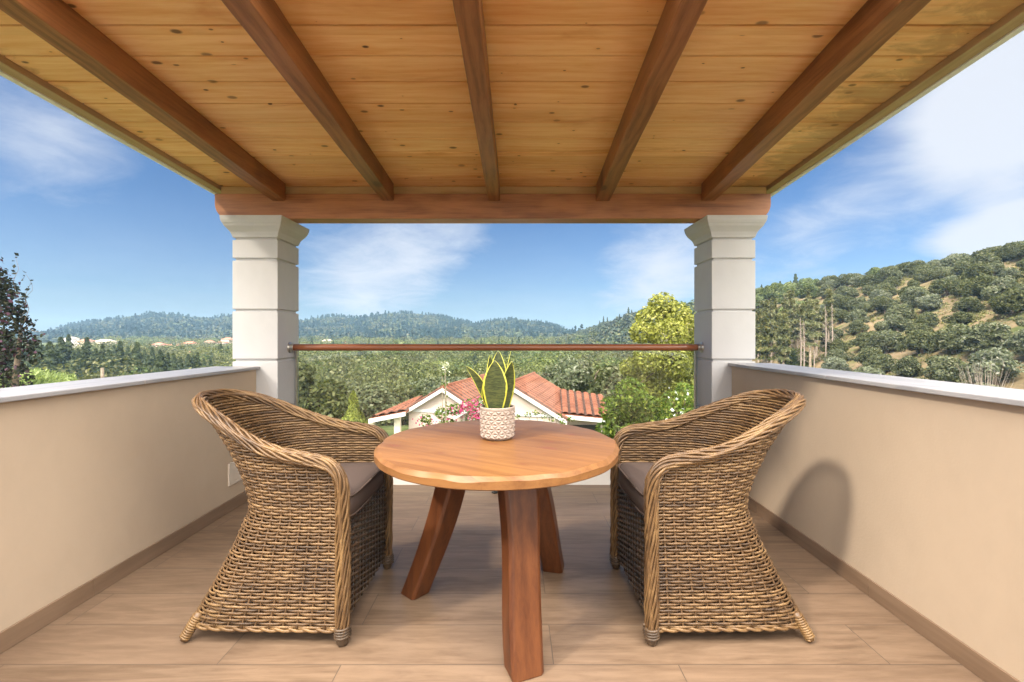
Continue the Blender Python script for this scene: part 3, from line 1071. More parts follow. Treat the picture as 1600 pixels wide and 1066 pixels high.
def ground_z(x, y):
    # valley floor with the terrace of the two houses close by
    z = -9.5 + 5.2 * (1 - sst(22, 62, math.hypot(x * 0.8, y)))
    z += 1.4 * fbm(x, y, 60, 2) * sst(30, 90, abs(x) + abs(y))
    if y > 260:
        z += 3.0 * sst(260, 560, y) + 1.5 * sst(380, 420, y)
    # long ridge at the right, parallel to the view
    r = max(0.0, x - 43 - 5 * fbm(x, y, 80, 5))
    h = 25.5 * sst(-14, 62, r) - 25.5 * sst(-14, 62, 0)
    if x > 25:
        fade = 1 - sst(330, 620, y)
        crest = 1.0 + 0.10 * fbm(x, y, 45, 9)
        z += max(0.0, h) * fade * crest * 1.12
    # far hills
    if y > 480:
        px = 803 + F * x / y
        hr = (525 - float(np.interp(px, RX, RY))) / F * 880.0 + HC - 4.5
        k = sst(500, 880, y) * (1 - 0.6 * sst(900, 1300, y))
        nz = 5.0 * fbm(x, y, 110, 11) * k * (1 - sst(700, 880, y)) + 1.2 * fbm(x, y, 40, 13) * k
        z = z * (1 - k) + k * hr + nz
    return z


def axis(pts):
    out = []
    for a, b, n in pts: out += list(np.linspace(a, b, n, endpoint=False))
    return np.array(out + [pts[-1][1]])


gx = axis([(-1500, -420, 24), (-420, -160, 26), (-160, 20, 36), (20, 180, 64), (180, 420, 20), (420, 1500, 24)])
gy = axis([(-400, -40, 10), (-40, 20, 12), (20, 220, 70), (220, 520, 34), (520, 1000, 60), (1000, 2000, 12)])
V = np.array([(x, y, ground_z(x, y)) for y in gy for x in gx])
nx = len(gx)
T = [(j * nx + i, j * nx + i + 1, (j + 1) * nx + i + 1, (j + 1) * nx + i) for j in range(len(gy) - 1) for i in range(nx - 1)]


def ground_mat():
    m, nt, out = material('dry_grass_and_soil')
    co = nt.objco()
    a = nt.noise(co, 0.035, 6, 0.6, 0.6); b = nt.noise(co, 0.6, 6, 0.65); c_ = nt.noise(co, 0.16, 5, 0.6, 0.5)
    x = nt.xyz(co)[0]; y = nt.xyz(co)[1]; z = nt.xyz(co)[2]
    green = nt.mix(nt.ramp(b, 0.35, 0.65), (0.055, 0.075, 0.022), (0.115, 0.125, 0.045))
    straw = nt.mix(nt.ramp(b, 0.35, 0.65), (0.31, 0.215, 0.135), (0.21, 0.155, 0.082))
    dry = nt.ramp(nt.math('ADD', nt.math('MULTIPLY', c_, 0.6), nt.math('MULTIPLY', b, 0.4)), 0.36, 0.52)
    hill = nt.math('MULTIPLY', nt.ramp(x, 38, 58), nt.ramp(y, 260, 150))
    dry = nt.math('MULTIPLY', dry, nt.ramp(nt.noise(co, 0.09, 5, 0.65, 0.8), 0.66, 0.50))
    fine = nt.noise(co, 3.2, 5, 0.7)
    straw = nt.mix(nt.math('MULTIPLY', nt.ramp(fine, 0.42, 0.68), 0.55), straw, (0.11, 0.105, 0.050))
    c = nt.mix(nt.math('MULTIPLY', nt.math('MULTIPLY', dry, hill), 0.95), green, straw)
    c = nt.mix(nt.math('MULTIPLY', nt.ramp(a, 0.50, 0.66), 0.35), c, (0.20, 0.165, 0.080))
    far = nt.ramp(y, 420, 620)
    c = nt.mix(nt.math('MULTIPLY', far, 0.8), c, nt.mix(nt.ramp(nt.noise(co, 0.02, 5, 0.6), 0.4, 0.65), (0.05, 0.07, 0.028), (0.15, 0.14, 0.065)))
    principled(nt, out, c, 0.95, None, 0.1)
    return m


g = imesh('ground', V, np.array(T), ground_mat(), smooth=True)
finish(g, 'valley ground of grass and dry soil rising into wooded hills', 'ground', kind='structure')


# ================================================================== FOLIAGE
def leaf_material(name, c1, c2, c3=None, trans=0.35, objvar=0.25, rough=0.6, big=0.0):
    m, nt, out = material(name)
    ge = nt.node('ShaderNodeNewGeometry'); oi = nt.node('ShaderNodeObjectInfo')
    n = nt.noise(nt.objco(), 0.9, 3, 0.6)
    f = nt.math('ADD', nt.math('MULTIPLY', ge.outputs['Random Per Island'], 0.6), nt.math('MULTIPLY', n, 0.5))
    c = nt.mix(nt.ramp(f, 0.25, 0.85), c1, c2)
    if c3: c = nt.mix(nt.ramp(ge.outputs['Random Per Island'], 0.86, 0.90), c, c3)
    ov = nt.math('ADD', nt.math('MULTIPLY', oi.outputs['Random'], objvar * 2), 1 - objvar)
    c = nt.mix(1.0, c, nt.comb(ov, ov, nt.math('MULTIPLY', ov, ov)), 'MULTIPLY')
    if big:
        bn = nt.ramp(nt.noise(nt.objco(), 0.016, 4, 0.6, 0.4), 0.40, 0.62)
        c = nt.mix(nt.math('MULTIPLY', bn, big), c, nt.mix(1.0, c, (1.30, 1.48, 0.80), 'MULTIPLY'))
    d = nt.node('ShaderNodeBsdfPrincipled')
    nt.l.new(c, d.inputs['Base Color']); d.inputs['Roughness'].default_value = rough; d.inputs['Specular IOR Level'].default_value = 0.25
    tr = nt.node('ShaderNodeBsdfTranslucent')
    nt.l.new(nt.mix(1.0, c, (1.25, 1.3, 0.7), 'MULTIPLY'), tr.inputs[0])
    mx = nt.node('ShaderNodeMixShader'); mx.inputs[0].default_value = trans
    nt.l.new(d.outputs[0], mx.inputs[1]); nt.l.new(tr.outputs[0], mx.inputs[2]); nt.l.new(mx.outputs[0], out.inputs[0])
    return m


L_olive = leaf_material('olive_foliage', (0.066, 0.080, 0.035), (0.165, 0.178, 0.083), (0.23, 0.23, 0.14), objvar=0.36)
L_grove = leaf_material('grove_foliage', (0.064, 0.070, 0.029), (0.160, 0.162, 0.074), (0.21, 0.20, 0.11), objvar=0.0, big=0.8)
L_bushy = leaf_material('bushy_oak_foliage', (0.065, 0.092, 0.028), (0.190, 0.230, 0.078), (0.26, 0.27, 0.12))
L_bushv = leaf_material('valley_broadleaf_foliage', (0.045, 0.070, 0.020), (0.130, 0.175, 0.055), (0.19, 0.21, 0.09), objvar=0.0)
L_conif = leaf_material('conifer_foliage', (0.026, 0.044, 0.018), (0.085, 0.105, 0.042), None, 0.2)
L_pine = leaf_material('thin_pine_foliage', (0.085, 0.098, 0.036), (0.22, 0.22, 0.085), (0.26, 0.22, 0.11), 0.25)
L_decid = leaf_material('yellow_green_foliage', (0.155, 0.170, 0.032), (0.38, 0.390, 0.090), (0.46, 0.44, 0.16), 0.4)
L_shrub = leaf_material('fresh_green_foliage', (0.060, 0.100, 0.018), (0.19, 0.265, 0.045), (0.30, 0.34, 0.07), 0.4)
L_cone = leaf_material('golden_cypress_foliage', (0.085, 0.110, 0.018), (0.27, 0.29, 0.055), None, 0.25)
L_dark = leaf_material('dark_poplar_foliage', (0.012, 0.016, 0.010), (0.042, 0.045, 0.020), (0.075, 0.030, 0.055), 0.15)
L_scrub = leaf_material('slope_scrub_foliage', (0.13, 0.145, 0.05), (0.30, 0.29, 0.11), (0.38, 0.31, 0.17), 0.3, 0.0)
L_reed = leaf_material('reed_foliage', (0.10, 0.14, 0.035), (0.26, 0.31, 0.10), None, 0.35)
L_far1 = leaf_material('far_broadleaf_foliage', (0.024, 0.038, 0.024), (0.078, 0.092, 0.050), (0.12, 0.115, 0.066), 0.0, 0.0, big=0.5)
L_far2 = leaf_material('far_conifer_foliage', (0.010, 0.030, 0.030), (0.030, 0.060, 0.050), None, 0.0, 0.0)
L_flow = leaf_material('magenta_bracts', (0.62, 0.05, 0.28), (0.80, 0.16, 0.46), (0.85, 0.4, 0.6), 0.4)
L_white = leaf_material('white_petals', (0.70, 0.68, 0.60), (0.85, 0.84, 0.78), None, 0.3)
M_trunk = simple('grey_bark', (0.17, 0.125, 0.085), 0.9, var=0.35, scale=6, bump=0.4)
M_trunkp = simple('pale_bark', (0.34, 0.27, 0.20), 0.9, var=0.3, scale=4, bump=0.3)
M_dead = simple('dead_wood', (0.36, 0.29, 0.235), 0.9, var=0.25, scale=6)


def leaves(P, size, rng, tri=False, aspect=1.6, up=0.0, nrm=None, stretch=None):
    """random leaf faces at P -> array of quads (n*4,3)"""
    n = len(P)
    a = rng.normal(size=(n, 3)); a /= np.linalg.norm(a, axis=1)[:, None]
    if nrm is not None:
        a = a * 0.75 + nrm; a /= np.linalg.norm(a, axis=1)[:, None]
    if up: a[:, 2] += up; a /= np.linalg.norm(a, axis=1)[:, None]
    h = rng.normal(size=(n, 3))
    if stretch is not None: h = h * 0.5 + np.asarray(stretch)
    u = np.cross(a, h); u /= np.linalg.norm(u, axis=1)[:, None] + 1e-9
    v = np.cross(u, a)
    s = (size * rng.uniform(0.6, 1.3, size=n))[:, None]
    bend = a * s * rng.uniform(-0.25, 0.25, size=n)[:, None]
    q = np.stack([P - v * s * aspect / 2, P + u * s * 0.5 + bend, P + v * s * aspect / 2, P - u * s * 0.5 + bend], 1)
    return q.reshape(-1, 3)


def blob_pts(rng, n, c, r, shell=0.55, flat=1.0):
    d = rng.normal(size=(n, 3)); d /= np.linalg.norm(d, axis=1)[:, None]
    k = rng.uniform(0, 1, n) ** (1 / 3.0) * (1 - shell) + shell * rng.uniform(0.72, 1.04, n)
    p = d * k[:, None] * np.array(r) + np.array(c)
    return p, d


def crown(rng, lobes, per, size, **kw):
    Q, = [[]]
    for c, r in lobes:
        n = max(8, int(per * (r[0] * r[1] * r[2]) ** (2 / 3.0)))
        p, d = blob_pts(rng, n, c, r)
        Q.append(leaves(p, size, rng, nrm=d * 0.7 + np.array([0, 0, 0.25]), **kw))
    return np.concatenate(Q)


def branches(mb, rng, base, tips, r0, sway=0.15):
    for tp in tips:
        b = Vector(base); e = Vector(tp)
        pts = []
        for i in range(6):
            k = i / 5
            p = b.lerp(e, k); p += Vector(rng.normal(size=3)) * sway * math.sin(math.pi * k) * (e - b).length * 0.3
            p.z += 0.12 * (e - b).length * math.sin(math.pi * k) * 0.5
            pts.append(p)
        mb.tube(pts, [r0 * (1 - 0.75 * i / 5) for i in range(6)], 6)


def mesh_only(o):
    me = o.data; bpy.data.objects.remove(o); return me


def olive_lobes(rng, W=2.5, H=2.1, zc=2.15, n=13):
    lobes = []
    for i in range(n):
        a = 2 * math.pi * i / n + rng.uniform(-.3, .3); rr = W * rng.uniform(0.25, 0.88)
        s = rng.uniform(0.5, 1.2)
        lobes.append(((rr * math.cos(a), rr * math.sin(a), zc + rng.uniform(-1.15, .15)), (1.05 * s, 1.05 * s, 0.95 * s)))
    for i in range(5):
        lobes.append(((rng.uniform(-.7, .7), rng.uniform(-.7, .7), zc + rng.uniform(0.2, .95)), (1.2, 1.2, .9)))
    return lobes


def make_olive(seed, leaf, per, W=2.5, mats=None):
    rng = np.random.default_rng(seed)
    Q = crown(rng, olive_lobes(rng, W), per, leaf)
    # broken light: drop faces in a few random pockets so that the outline has gaps
    cen = Q.reshape(-1, 4, 3).mean(1)
    keep = np.ones(len(cen), bool)
    for _ in range(16):
        a = rng.uniform(0, 2 * math.pi); c = np.array([2.3 * math.cos(a), 2.3 * math.sin(a), rng.uniform(1.4, 3.6)])
        keep &= np.linalg.norm(cen - c, axis=1) > rng.uniform(.35, .75)
    Q = Q.reshape(-1, 4, 3)[keep].reshape(-1, 3)
    return Q


def tree_part(name, Q, mat, parent):
    o = nmesh(name, Q, 4, mat, parent)
    return o


olive_parts = []
for s in range(6):
    Q = make_olive(100 + s, 0.21, 400, 2.2 + 0.14 * s)
    cm = mesh_only(nmesh('crown', Q, 4, L_olive))
    mb = MB(); rng = np.random.default_rng(s)
    mb.tube([(0, 0, -0.6), (0.05, 0.02, 0.3), (0.12, -0.05, 0.9), (0.05, 0.1, 1.5)], [0.32, 0.24, 0.19, 0.12], 7)
    branches(mb, rng, (0.08, 0, 0.9), [(1.1, 0.4, 2.3), (-0.9, 0.7, 2.4), (0.2, -1.1, 2.2), (-0.4, -0.5, 2.8)], 0.11)
    tm = mesh_only(mb.build('trunk', M_trunk))
    olive_parts.append((cm, tm))


def place_tree(name, parts, x, y, s, rz, label, cat, group, sz=1.0, dz=0.0, lean=0.0):
    t = thing(name, label, cat, (x, y, ground_z(x, y) + dz), rz, group)
    k_ = 1 + 0.18 * math.sin(x * 12.9 + y * 7.3)
    t.scale = (s * k_, s / k_, s * sz)
    if lean: t.rotation_euler = (lean, 0, rz)
    for nm, me in zip(('crown', 'trunk'), parts):
        o = bpy.data.objects.new(nm, me); sc.collection.objects.link(o); o.parent = t
    return t


def pix(x, y, z):
    return 803 + F * x / y, 525 - F * (z - HC) / y


rng = np.random.default_rng(7)
# --- olives on the dry slope at the right
taken = []


def free(x, y, d):
    for a, b, c in taken:
        if (a - x) ** 2 + (b - y) ** 2 < ((d + c) / 2) ** 2: return False
    return True


nh = 0
OPEN = [(1395, 545, 26), (1475, 470, 22), (1530, 520, 30), (1560, 460, 26), (1440, 575, 36), (1590, 480, 24), (1500, 420, 16), (1410, 500, 16), (1565, 410, 14)]
for _ in range(9000):
    if nh >= 200: break
    y = rng.uniform(34, 200); x = rng.uniform(40, 112)
    if x / y > 1.35 or x / y < 0.50: continue
    z = ground_z(x, y)
    px, py = pix(x, y, z + 2)
    if px < 1290 - (y < 75) * 60 + (py < 470) * 0: continue
    if py > 625 or px > 1720: continue
    if any((px - a) ** 2 + ((py - b) * 1.6) ** 2 < (0.62 * r) ** 2 for a, b, r in OPEN): continue
    if not free(x, y, 4.2): continue
    taken.append((x, y, 4.2))
    if py < 430: lab, grp = 'dark green olive tree high on the crest of the right hillside against the sky', 'olive trees along the crest of the right hillside'
    elif py < 500: lab, grp = 'rounded grey-green olive tree halfway up the dry right hillside', 'olive trees halfway up the right hillside'
    else: lab, grp = 'rounded grey-green olive tree low on the right hillside just above the right parapet', 'olive trees at the foot of the right hillside'
    k = int(rng.integers(0, 6))
    place_tree('olive_tree', olive_parts[k], x, y, float(rng.uniform(0.72, 1.12)), float(rng.uniform(0, 6.28)), lab, 'olive tree', grp, float(rng.uniform(0.85, 1.1)), -0.15)
    nh += 1
Q = []
for _ in range(9000):
    y = rng.uniform(32, 150); x = rng.uniform(40, 110)
    if not 0.48 < x / y < 1.35: continue
    if fbm(x, y, 9, 61) + 0.6 * fbm(x, y, 30, 63) < -0.05: continue
    z = ground_z(x, y); s = rng.uniform(.18, .55)
    p, d = blob_pts(rng, int(14 + 30 * s), (x, y, z + s * .4), (s * 1.3, s * 1.3, s * .7), .7)
    Q.append(leaves(p, .16, rng, nrm=d + np.array([0, 0, .4])))
o = nmesh('hillside_scrub', np.concatenate(Q), 4, L_scrub)
finish(o, 'low dry scrub and grass tufts scattered over the right hillside', 'scrub', kind='stuff')
# --- olives of the valley floor, nearest ones
nv = 0
cells = [(x, y) for y in np.arange(34, 118, 5.4) for x in np.arange(-130, 44, 5.6)]
cells.sort(key=lambda c: c[1])
valley_far = []
for x, y in cells:
    x += rng.uniform(-1.5, 1.5); y += rng.uniform(-1.5, 1.5)
    z = ground_z(x, y); px, py = pix(x, y, z + 2.5)
    if px < -60 or px > 1180: continue
    if y < 50 and abs(px - 760) < 150 and y < 40: continue
    if px < 455 and y > 80: continue
    if nv < 98:
        if px < 440: lab, grp = 'grey-green olive tree in front of the dark conifer row, beyond the left parapet', 'olive trees beyond the left parapet'
        else: lab, grp = 'grey-green olive tree of the valley grove seen through the glass balustrade', 'olive trees of the valley grove'
        place_tree('olive_tree', olive_parts[int(rng.integers(0, 6))], x, y, float(rng.uniform(0.95, 1.35)), float(rng.uniform(0, 6.28)), lab, 'olive tree', grp, float(rng.uniform(0.85, 1.1)), -0.2)
        nv += 1
    else:
        valley_far.append((x, y, z))
# --- the rest of the grove: uncountable canopy
for y in np.arange(112, 470, 7.5):
    for x in np.arange(-0.85 * y - 20, min(0.33 * y + 20, 60), 7.5 if y < 250 else 9.5):
        xx, yy = x + rng.uniform(-3, 3), y + rng.uniform(-3, 3)
        if fbm(xx, yy, 55, 21) < -0.42: continue
        if 803 + F * xx / yy < 360 and yy < 128: continue
        valley_far.append((xx, yy, ground_z(xx, yy)))
Q = []
Qd = []
for x, y, z in valley_far:
    s = rng.uniform(0.7, 1.9) * (1 + 0.35 * fbm(x, y, 40, 31)); n = 240 if y < 200 else 120
    p, d = blob_pts(rng, n, (x, y, z + 1.9 * s), (2.6 * s, 2.6 * s, 1.9 * s), 0.8)
    q = leaves(p, 0.46 if y < 200 else 0.80, rng, nrm=d * 1.2 + np.array([0, 0, .3]), aspect=1.3)
    (Qd if fbm(x, y, 30, 77) + rng.uniform(-.4, .4) > 0.42 else Q).append(q)
o = nmesh('broadleaf_clumps', np.concatenate(Qd), 4, L_bushv)
finish(o, 'darker green clumps of broadleaf trees among the pale olive canopy of the valley', 'woods', kind='stuff')
o = nmesh('olive_grove', np.concatenate(Q), 4, L_grove)
finish(o, 'unbroken grey-green olive canopy filling the far valley floor', 'olive grove', kind='stuff')

# --- far hill woods
Qb, Qc = [], []
for _ in range(60000):
    y = rng.uniform(470, 905); x = rng.uniform(-1.22 * y, 0.42 * y)
    if len(Qb) + len(Qc) > 10500: break
    den = fbm(x, y, 70, 41)
    if y < 560 and rng.uniform() < 0.55: continue
    if den < -0.5 and rng.uniform() < 0.75: continue
    z = ground_z(x, y)
    con = fbm(x, y, 60, 51) + rng.uniform(-.35, .35) > 0.22
    if con:
        h = rng.uniform(7, 12); n = 22
        k = rng.uniform(0, 1, n) ** 0.7; a = rng.uniform(0, 6.28, n)
        rr = (1 - k * 0.9) * h * 0.22
        p = np.stack([x + rr * np.cos(a), y + rr * np.sin(a), z + 0.5 + k * h], 1)
        Qc.append(leaves(p, 2.2, rng, aspect=1.4, nrm=np.stack([np.cos(a), np.sin(a), np.full(n, .5)], 1)))
    else:
        s = rng.uniform(0.8, 1.6); n = 26
        p, d = blob_pts(rng, n, (x, y, z + 2.2 * s), (3.4 * s, 3.4 * s, 2.5 * s), 0.9)
        Qb.append(leaves(p, 2.5, rng, aspect=1.2, nrm=d * 1.5 + np.array([0, 0, .3])))
# far end of the right ridge
for _ in range(1500):
    y = rng.uniform(200, 600); x = rng.uniform(40, 150)
    if x > 0.5 * y and y < 230: continue
    z = ground_z(x, y)
    s = rng.uniform(0.7, 1.35); n = 40
    p, d = blob_pts(rng, n, (x, y, z + 2.0 * s), (2.7 * s, 2.7 * s, 2.2 * s), 0.9)
    Qb.append(leaves(p, 1.4, rng, aspect=1.2, nrm=d * 1.5 + np.array([0, 0, .3])))
o = nmesh('broadleaf_forest', np.concatenate(Qb), 4, L_far1)
finish(o, 'pale green broadleaf woods covering the distant hills', 'forest', kind='stuff')
o = nmesh('conifer_forest', np.concatenate(Qc), 4, L_far2)
finish(o, 'dark blue-green conifer woods on the distant hills', 'forest', kind='stuff')


# --- conifers
def conifer_mesh(seed, H, Rr, n, leaf, top=0.35, base=0.06, ragged=0.6):
    rng = np.random.default_rng(seed)
    k = rng.uniform(0, 1, n); a = rng.uniform(0, 6.28, n)
    tier = 0.75 + 0.25 * np.cos(k * H * 4.2 + 0.8 * np.cos(a * 2 + seed))
    prof = np.clip((1 - k) ** top, 0, 1) * np.minimum(1, k / 0.10 + 0.45)
    rr = Rr * prof * tier * rng.uniform(0.35, 1.0, n) ** 0.5 * (1 + ragged * np.sin(a * 3 + k * 17 + seed) * 0.5)
    p = np.stack([rr * np.cos(a), rr * np.sin(a), (base + (1 - base) * k) * H - 0.12 * rr], 1)
    nr = np.stack([np.cos(a), np.sin(a), np.full(n, 0.35)], 1)
    return leaves(p, leaf, rng, aspect=1.9, nrm=nr, stretch=(0, 0, 0.2))


con_parts = []
for s, (H, Rr, top) in enumerate([(9.5, 1.9, .65), (8.0, 2.3, .75), (10.5, 1.6, .5), (7.2, 2.7, .8), (9.0, 1.15, .45)]):
    cm = mesh_only(nmesh('crown', conifer_mesh(300 + s, H, Rr, 2600, 0.34, top), 4, L_conif))
    mb = MB(); mb.tube([(0, 0, -0.8), (0, 0, H * .5), (0.03, 0, H * .92)], [0.17, 0.11, 0.03], 7)
    con_parts.append((cm, mesh_only(mb.build('trunk', M_trunk))))
rng = np.random.default_rng(17)
SKY = [(5, 515), (30, 535), (55, 530), (78, 535), (95, 528), (107, 524), (122, 545), (136, 528), (150, 545), (160, 538), (178, 540), (188, 534), (200, 542), (214, 536),
       (226, 548), (238, 543), (250, 548), (262, 552), (18, 522), (66, 540), (88, 545), (115, 548), (130, 542), (170, 548), (207, 550), (232, 555), (42, 545), (145, 550), (278, 565), (292, 562), (308, 570)]
SKY += [(px + rng.uniform(-3, 3), 556 + rng.uniform(-8, 8)) for px in range(4, 335, 9)]
for px, top in SKY:
    y = rng.uniform(94, 116); x = (px - 803) / F * y; z = ground_z(x, y)
    h = (525 - top) * y / F + HC - z
    i = int(rng.integers(0, 5)); H = (9.5, 8.0, 10.5, 7.2, 9.0)[i]
    slim = i in (2, 4)
    place_tree('conifer', con_parts[i], x, y, h / H, float(rng.uniform(0, 6.28)),
               'narrow dark conifer in the tree row beyond the left parapet' if slim else 'broad dark conifer in the tree row beyond the left parapet',
               'conifer', 'narrow conifers beyond the left parapet' if slim else 'broad conifers beyond the left parapet')
for px, y, h in ((345, 190, 7), (356, 185, 6.5), (330, 170, 5)):
    x = (px - 803) / F * y
    place_tree('conifer', con_parts[3], x, y, h / 7.2, 1.0, 'small dark conifer among the village houses, left of the left column', 'conifer', 'small conifers among the village houses')

# --- thin pines with bare pale trunks at the foot of the right ridge
pin_parts = []
for s in range(4):
    r2 = np.random.default_rng(400 + s); H = 10.0
    n = 1500
    k = r2.uniform(0, 1, n) ** 0.8; a = r2.uniform(0, 6.28, n)
    rr = 1.25 * (1 - k * .75) * (0.6 + 0.4 * np.sin(k * 26 + s)) * r2.uniform(0.2, 1, n) ** .5
    p = np.stack([rr * np.cos(a), rr * np.sin(a), H * (0.34 + 0.66 * k)], 1)
    cm = mesh_only(nmesh('crown', leaves(p, 0.36, r2, aspect=1.8, stretch=(0, 0, .2)), 4, L_pine))
    mb = MB(); mb.tube([(0, 0, -1), (0.05, 0, H * .3), (0.0, 0.05, H * .7), (0, 0, H)], [0.16, 0.13, 0.09, 0.02], 7)
    pin_parts.append((cm, mesh_only(mb.build('trunk', M_trunkp))))
rng = np.random.default_rng(27)
i = 0
for px in np.arange(1186, 1318, 3.6):
    y = rng.uniform(84, 104); x = (px + rng.uniform(-2, 2) - 803) / F * y; z = ground_z(x, y)
    if not free(x, y, 1.0): continue
    h = min(13.0, max(4.0, (525 - rng.uniform(452, 492)) / F * y + HC - z))
    place_tree('pine', pin_parts[i % 4], x, y, h / 10.0, float(rng.uniform(0, 6.28)), 'thin pale-trunked pine in the stand right of the right column', 'pine', 'thin pines right of the right column'); i += 1
# bare grey dead trunks among them
for px, h in ((1251, 11), (1256, 10), (1290, 10.5), (1300, 10), (1272, 8)):
    y = 84.0; x = (px - 803) / F * y; z = ground_z(x, y)
    mb = MB(); r2 = np.random.default_rng(px)
    mb.tube([(x, y, z - .5), (x + .1, y, z + h * .5), (x, y + .1, z + h)], [0.11, 0.08, 0.02], 6)
    for q in range(90):
        zz = z + h * r2.uniform(.25, .97); a = r2.uniform(0, 6.28); l = r2.uniform(.5, 1.4) * (1.15 - (zz - z) / h)
        mb.tube([(x, y, zz), (x + l * .5 * math.cos(a), y + l * .5 * math.sin(a), zz - .05), (x + l * math.cos(a), y + l * math.sin(a), zz - .35)], [.018, .014, .008], 3)
    finish(mb.build('dead_pine', M_dead), 'bare grey dead pine standing among the thin pines', 'dead tree', 'dead pines right of the right column')
# slim cypresses on the skyline of the ridge
rng = np.random.default_rng(37)
for px, y, h, top in ((1243, 168, 9, 0), (1250, 166, 6.5, 0), (1235, 170, 5.5, 0), (1219, 172, 6.5, 0), (1256, 164, 5, 0), (943, 420, 11, 0), (949, 425, 9, 0), (937, 430, 8, 0), (968, 400, 9, 0),
                      (982, 390, 12, 0), (987, 392, 9, 0), (975, 395, 7, 0), (1190, 180, 6, 0), (1204, 178, 5, 0), (1213, 176, 5.5, 0)):
    x = (px - 803) / F * y
    place_tree('cypress', con_parts[4 if h > 6 else 2], x, y, h / 10.0, float(rng.uniform(0, 6)),
               'slender cypress on the ridge skyline right of the right column' if px > 1100 else 'slender cypress on the ridge skyline left of the yellow-green tree',
               'cypress', 'cypresses on the ridge right of the right column' if px > 1100 else 'cypresses on the ridge behind the yellow-green tree')
# broadleaf bushes that clothe the lower ridge behind the pines
dark_parts = []
for s in range(3):
    Q = make_olive(150 + s, 0.24, 360, 2.5)
    dm = mesh_only(nmesh('crown', Q, 4, L_bushy))
    dark_parts.append((dm, olive_parts[s][1]))
rng = np.random.default_rng(57)
nb = 0
for _ in range(4000):
    if nb >= 90: break
    y = rng.uniform(76, 200); px = rng.uniform(1150, 1400); x = (px - 803) / F * y
    z = ground_z(x, y); _, py = pix(x, y, z + 2)
    if py > 590 or not free(x, y, 4.2): continue
    if y < 106 and px < 1345 and py < 560: continue
    taken.append((x, y, 4.2))
    place_tree('holm_oak', dark_parts[nb % 3], x, y, float(rng.uniform(0.8, 1.35)), float(rng.uniform(0, 6)),
               'bushy green tree on the wooded ridge behind the thin pines' if py < 540 else 'bushy green tree at the foot of the wooded ridge near the right column', 'tree',
               'bushy trees behind the thin pines' if py < 540 else 'bushy trees at the foot of the wooded ridge')
    nb += 1


# taller trees standing out of the valley canopy
rng = np.random.default_rng(67)
for i in range(34):
    y = rng.uniform(125, 330); px = rng.uniform(475, 960); x = (px - 803) / F * y
    if i % 2:
        place_tree('cypress', con_parts[2 if i % 4 == 1 else 4], x, y, float(rng.uniform(.65, 1.0)), float(rng.uniform(0, 6)), 'dark slender cypress standing out of the valley canopy below the handrail', 'cypress', 'cypresses in the valley canopy')
    else:
        place_tree('holm_oak', dark_parts[i % 3], x, y, float(rng.uniform(1.5, 2.3)), float(rng.uniform(0, 6)), 'broad dark tree standing out of the valley canopy below the handrail', 'tree', 'broad dark trees in the valley canopy')

# ================================================================== NEAR PLANTS
def big_tree(name, label, x, y, lobes, per, leaf, mat, trunk_pts, trunk_r, tips, br, aspect=1.7, seed=1, group=None, barkm=None, extra=None):
    z = ground_z(x, y)
    t = thing(name, label, 'tree', (x, y, z), 0, group)
    r2 = np.random.default_rng(seed)
    Q = crown(r2, lobes, per, leaf, aspect=aspect)
    if extra is not None: Q = np.concatenate([Q, extra])
    tree_part('crown', Q, mat, t)
    mb = MB(); mb.tube(trunk_pts, trunk_r, 9)
    branches(mb, r2, trunk_pts[-1], tips, br)
    mb.build('trunk', barkm or M_trunk, t, smooth=True, local=True)
    return t


# tall yellow-green tree left of the right column
yx, yy = 9.8, 27.0
gz = ground_z(yx, yy)


def at(px, py, y):    # point seen at pixel (px,py) at depth y, relative to the tree's foot
    return ((px - 803) / F * y - yx, y - yy, HC + (525 - py) / F * y - gz)


lb = []
r2 = np.random.default_rng(5)
for px, py, s in ((1035, 478, 1.0), (1020, 500, 1.15), (1055, 492, 1.0), (1003, 520, .8), (1045, 525, 1.2), (1075, 510, 1.0), (1085, 545, 1.1), (1015, 560, 1.05), (1050, 565, 1.25),
                  (1000, 600, 1.0), (1030, 605, 1.25), (1065, 610, 1.25), (1095, 590, 1.1), (1100, 540, .9), (985, 575, .75), (1110, 620, 1.1), (1015, 640, 1.2), (1055, 650, 1.2), (990, 640, .8)):
    c = at(px, py, yy + r2.uniform(-1.0, 1.0)); lb.append((c, (s * .95, s * .95, s * .85)))
big_tree('deciduous_tree', 'tall yellow-green broadleaf tree beside the right column', yx, yy, lb, 1150, 0.125, L_decid,
         [(0, 0, -.5), (0.1, 0, 1.5), (-.1, .1, 3.0), (0, 0, 4.2)], [.28, .22, .18, .12], [at(1035, 490, 27), at(1060, 510, 27), at(1010, 530, 27), at(1085, 550, 27), at(1000, 600, 27), at(1040, 560, 27)], .09, 1.7, 5)

# dark tree at the left edge
yx, yy = -23.4, 21.0
gz = ground_z(yx, yy)
lb = []
for px, py, s in ((-10, 440, .7), (8, 452, .55), (20, 470, .55), (-20, 480, 1.0), (5, 500, .8), (30, 490, .42), (38, 510, .45), (15, 530, .7), (-15, 545, 1.0), (52, 535, .32), (35, 545, .5), (10, 570, .8), (55, 560, .3), (-30, 430, .8), (30, 590, .6), (-20, 600, .9)):
    lb.append((at(px, py, yy + r2.uniform(-.6, .6)), (s * .85, s * .85, s * 1.1)))
ex = []
for px0, py0, px1, py1 in ((18, 455, 24, 398), (20, 470, 40, 425), (22, 480, 50, 440), (40, 510, 58, 500), (50, 530, 72, 520), (5, 450, 3, 402), (45, 520, 60, 545)):
    for k in np.linspace(0.15, 1, 9):
        ex.append(at(px0 + (px1 - px0) * k + r2.uniform(-2.5, 2.5), py0 + (py1 - py0) * k + r2.uniform(-2, 2), yy))
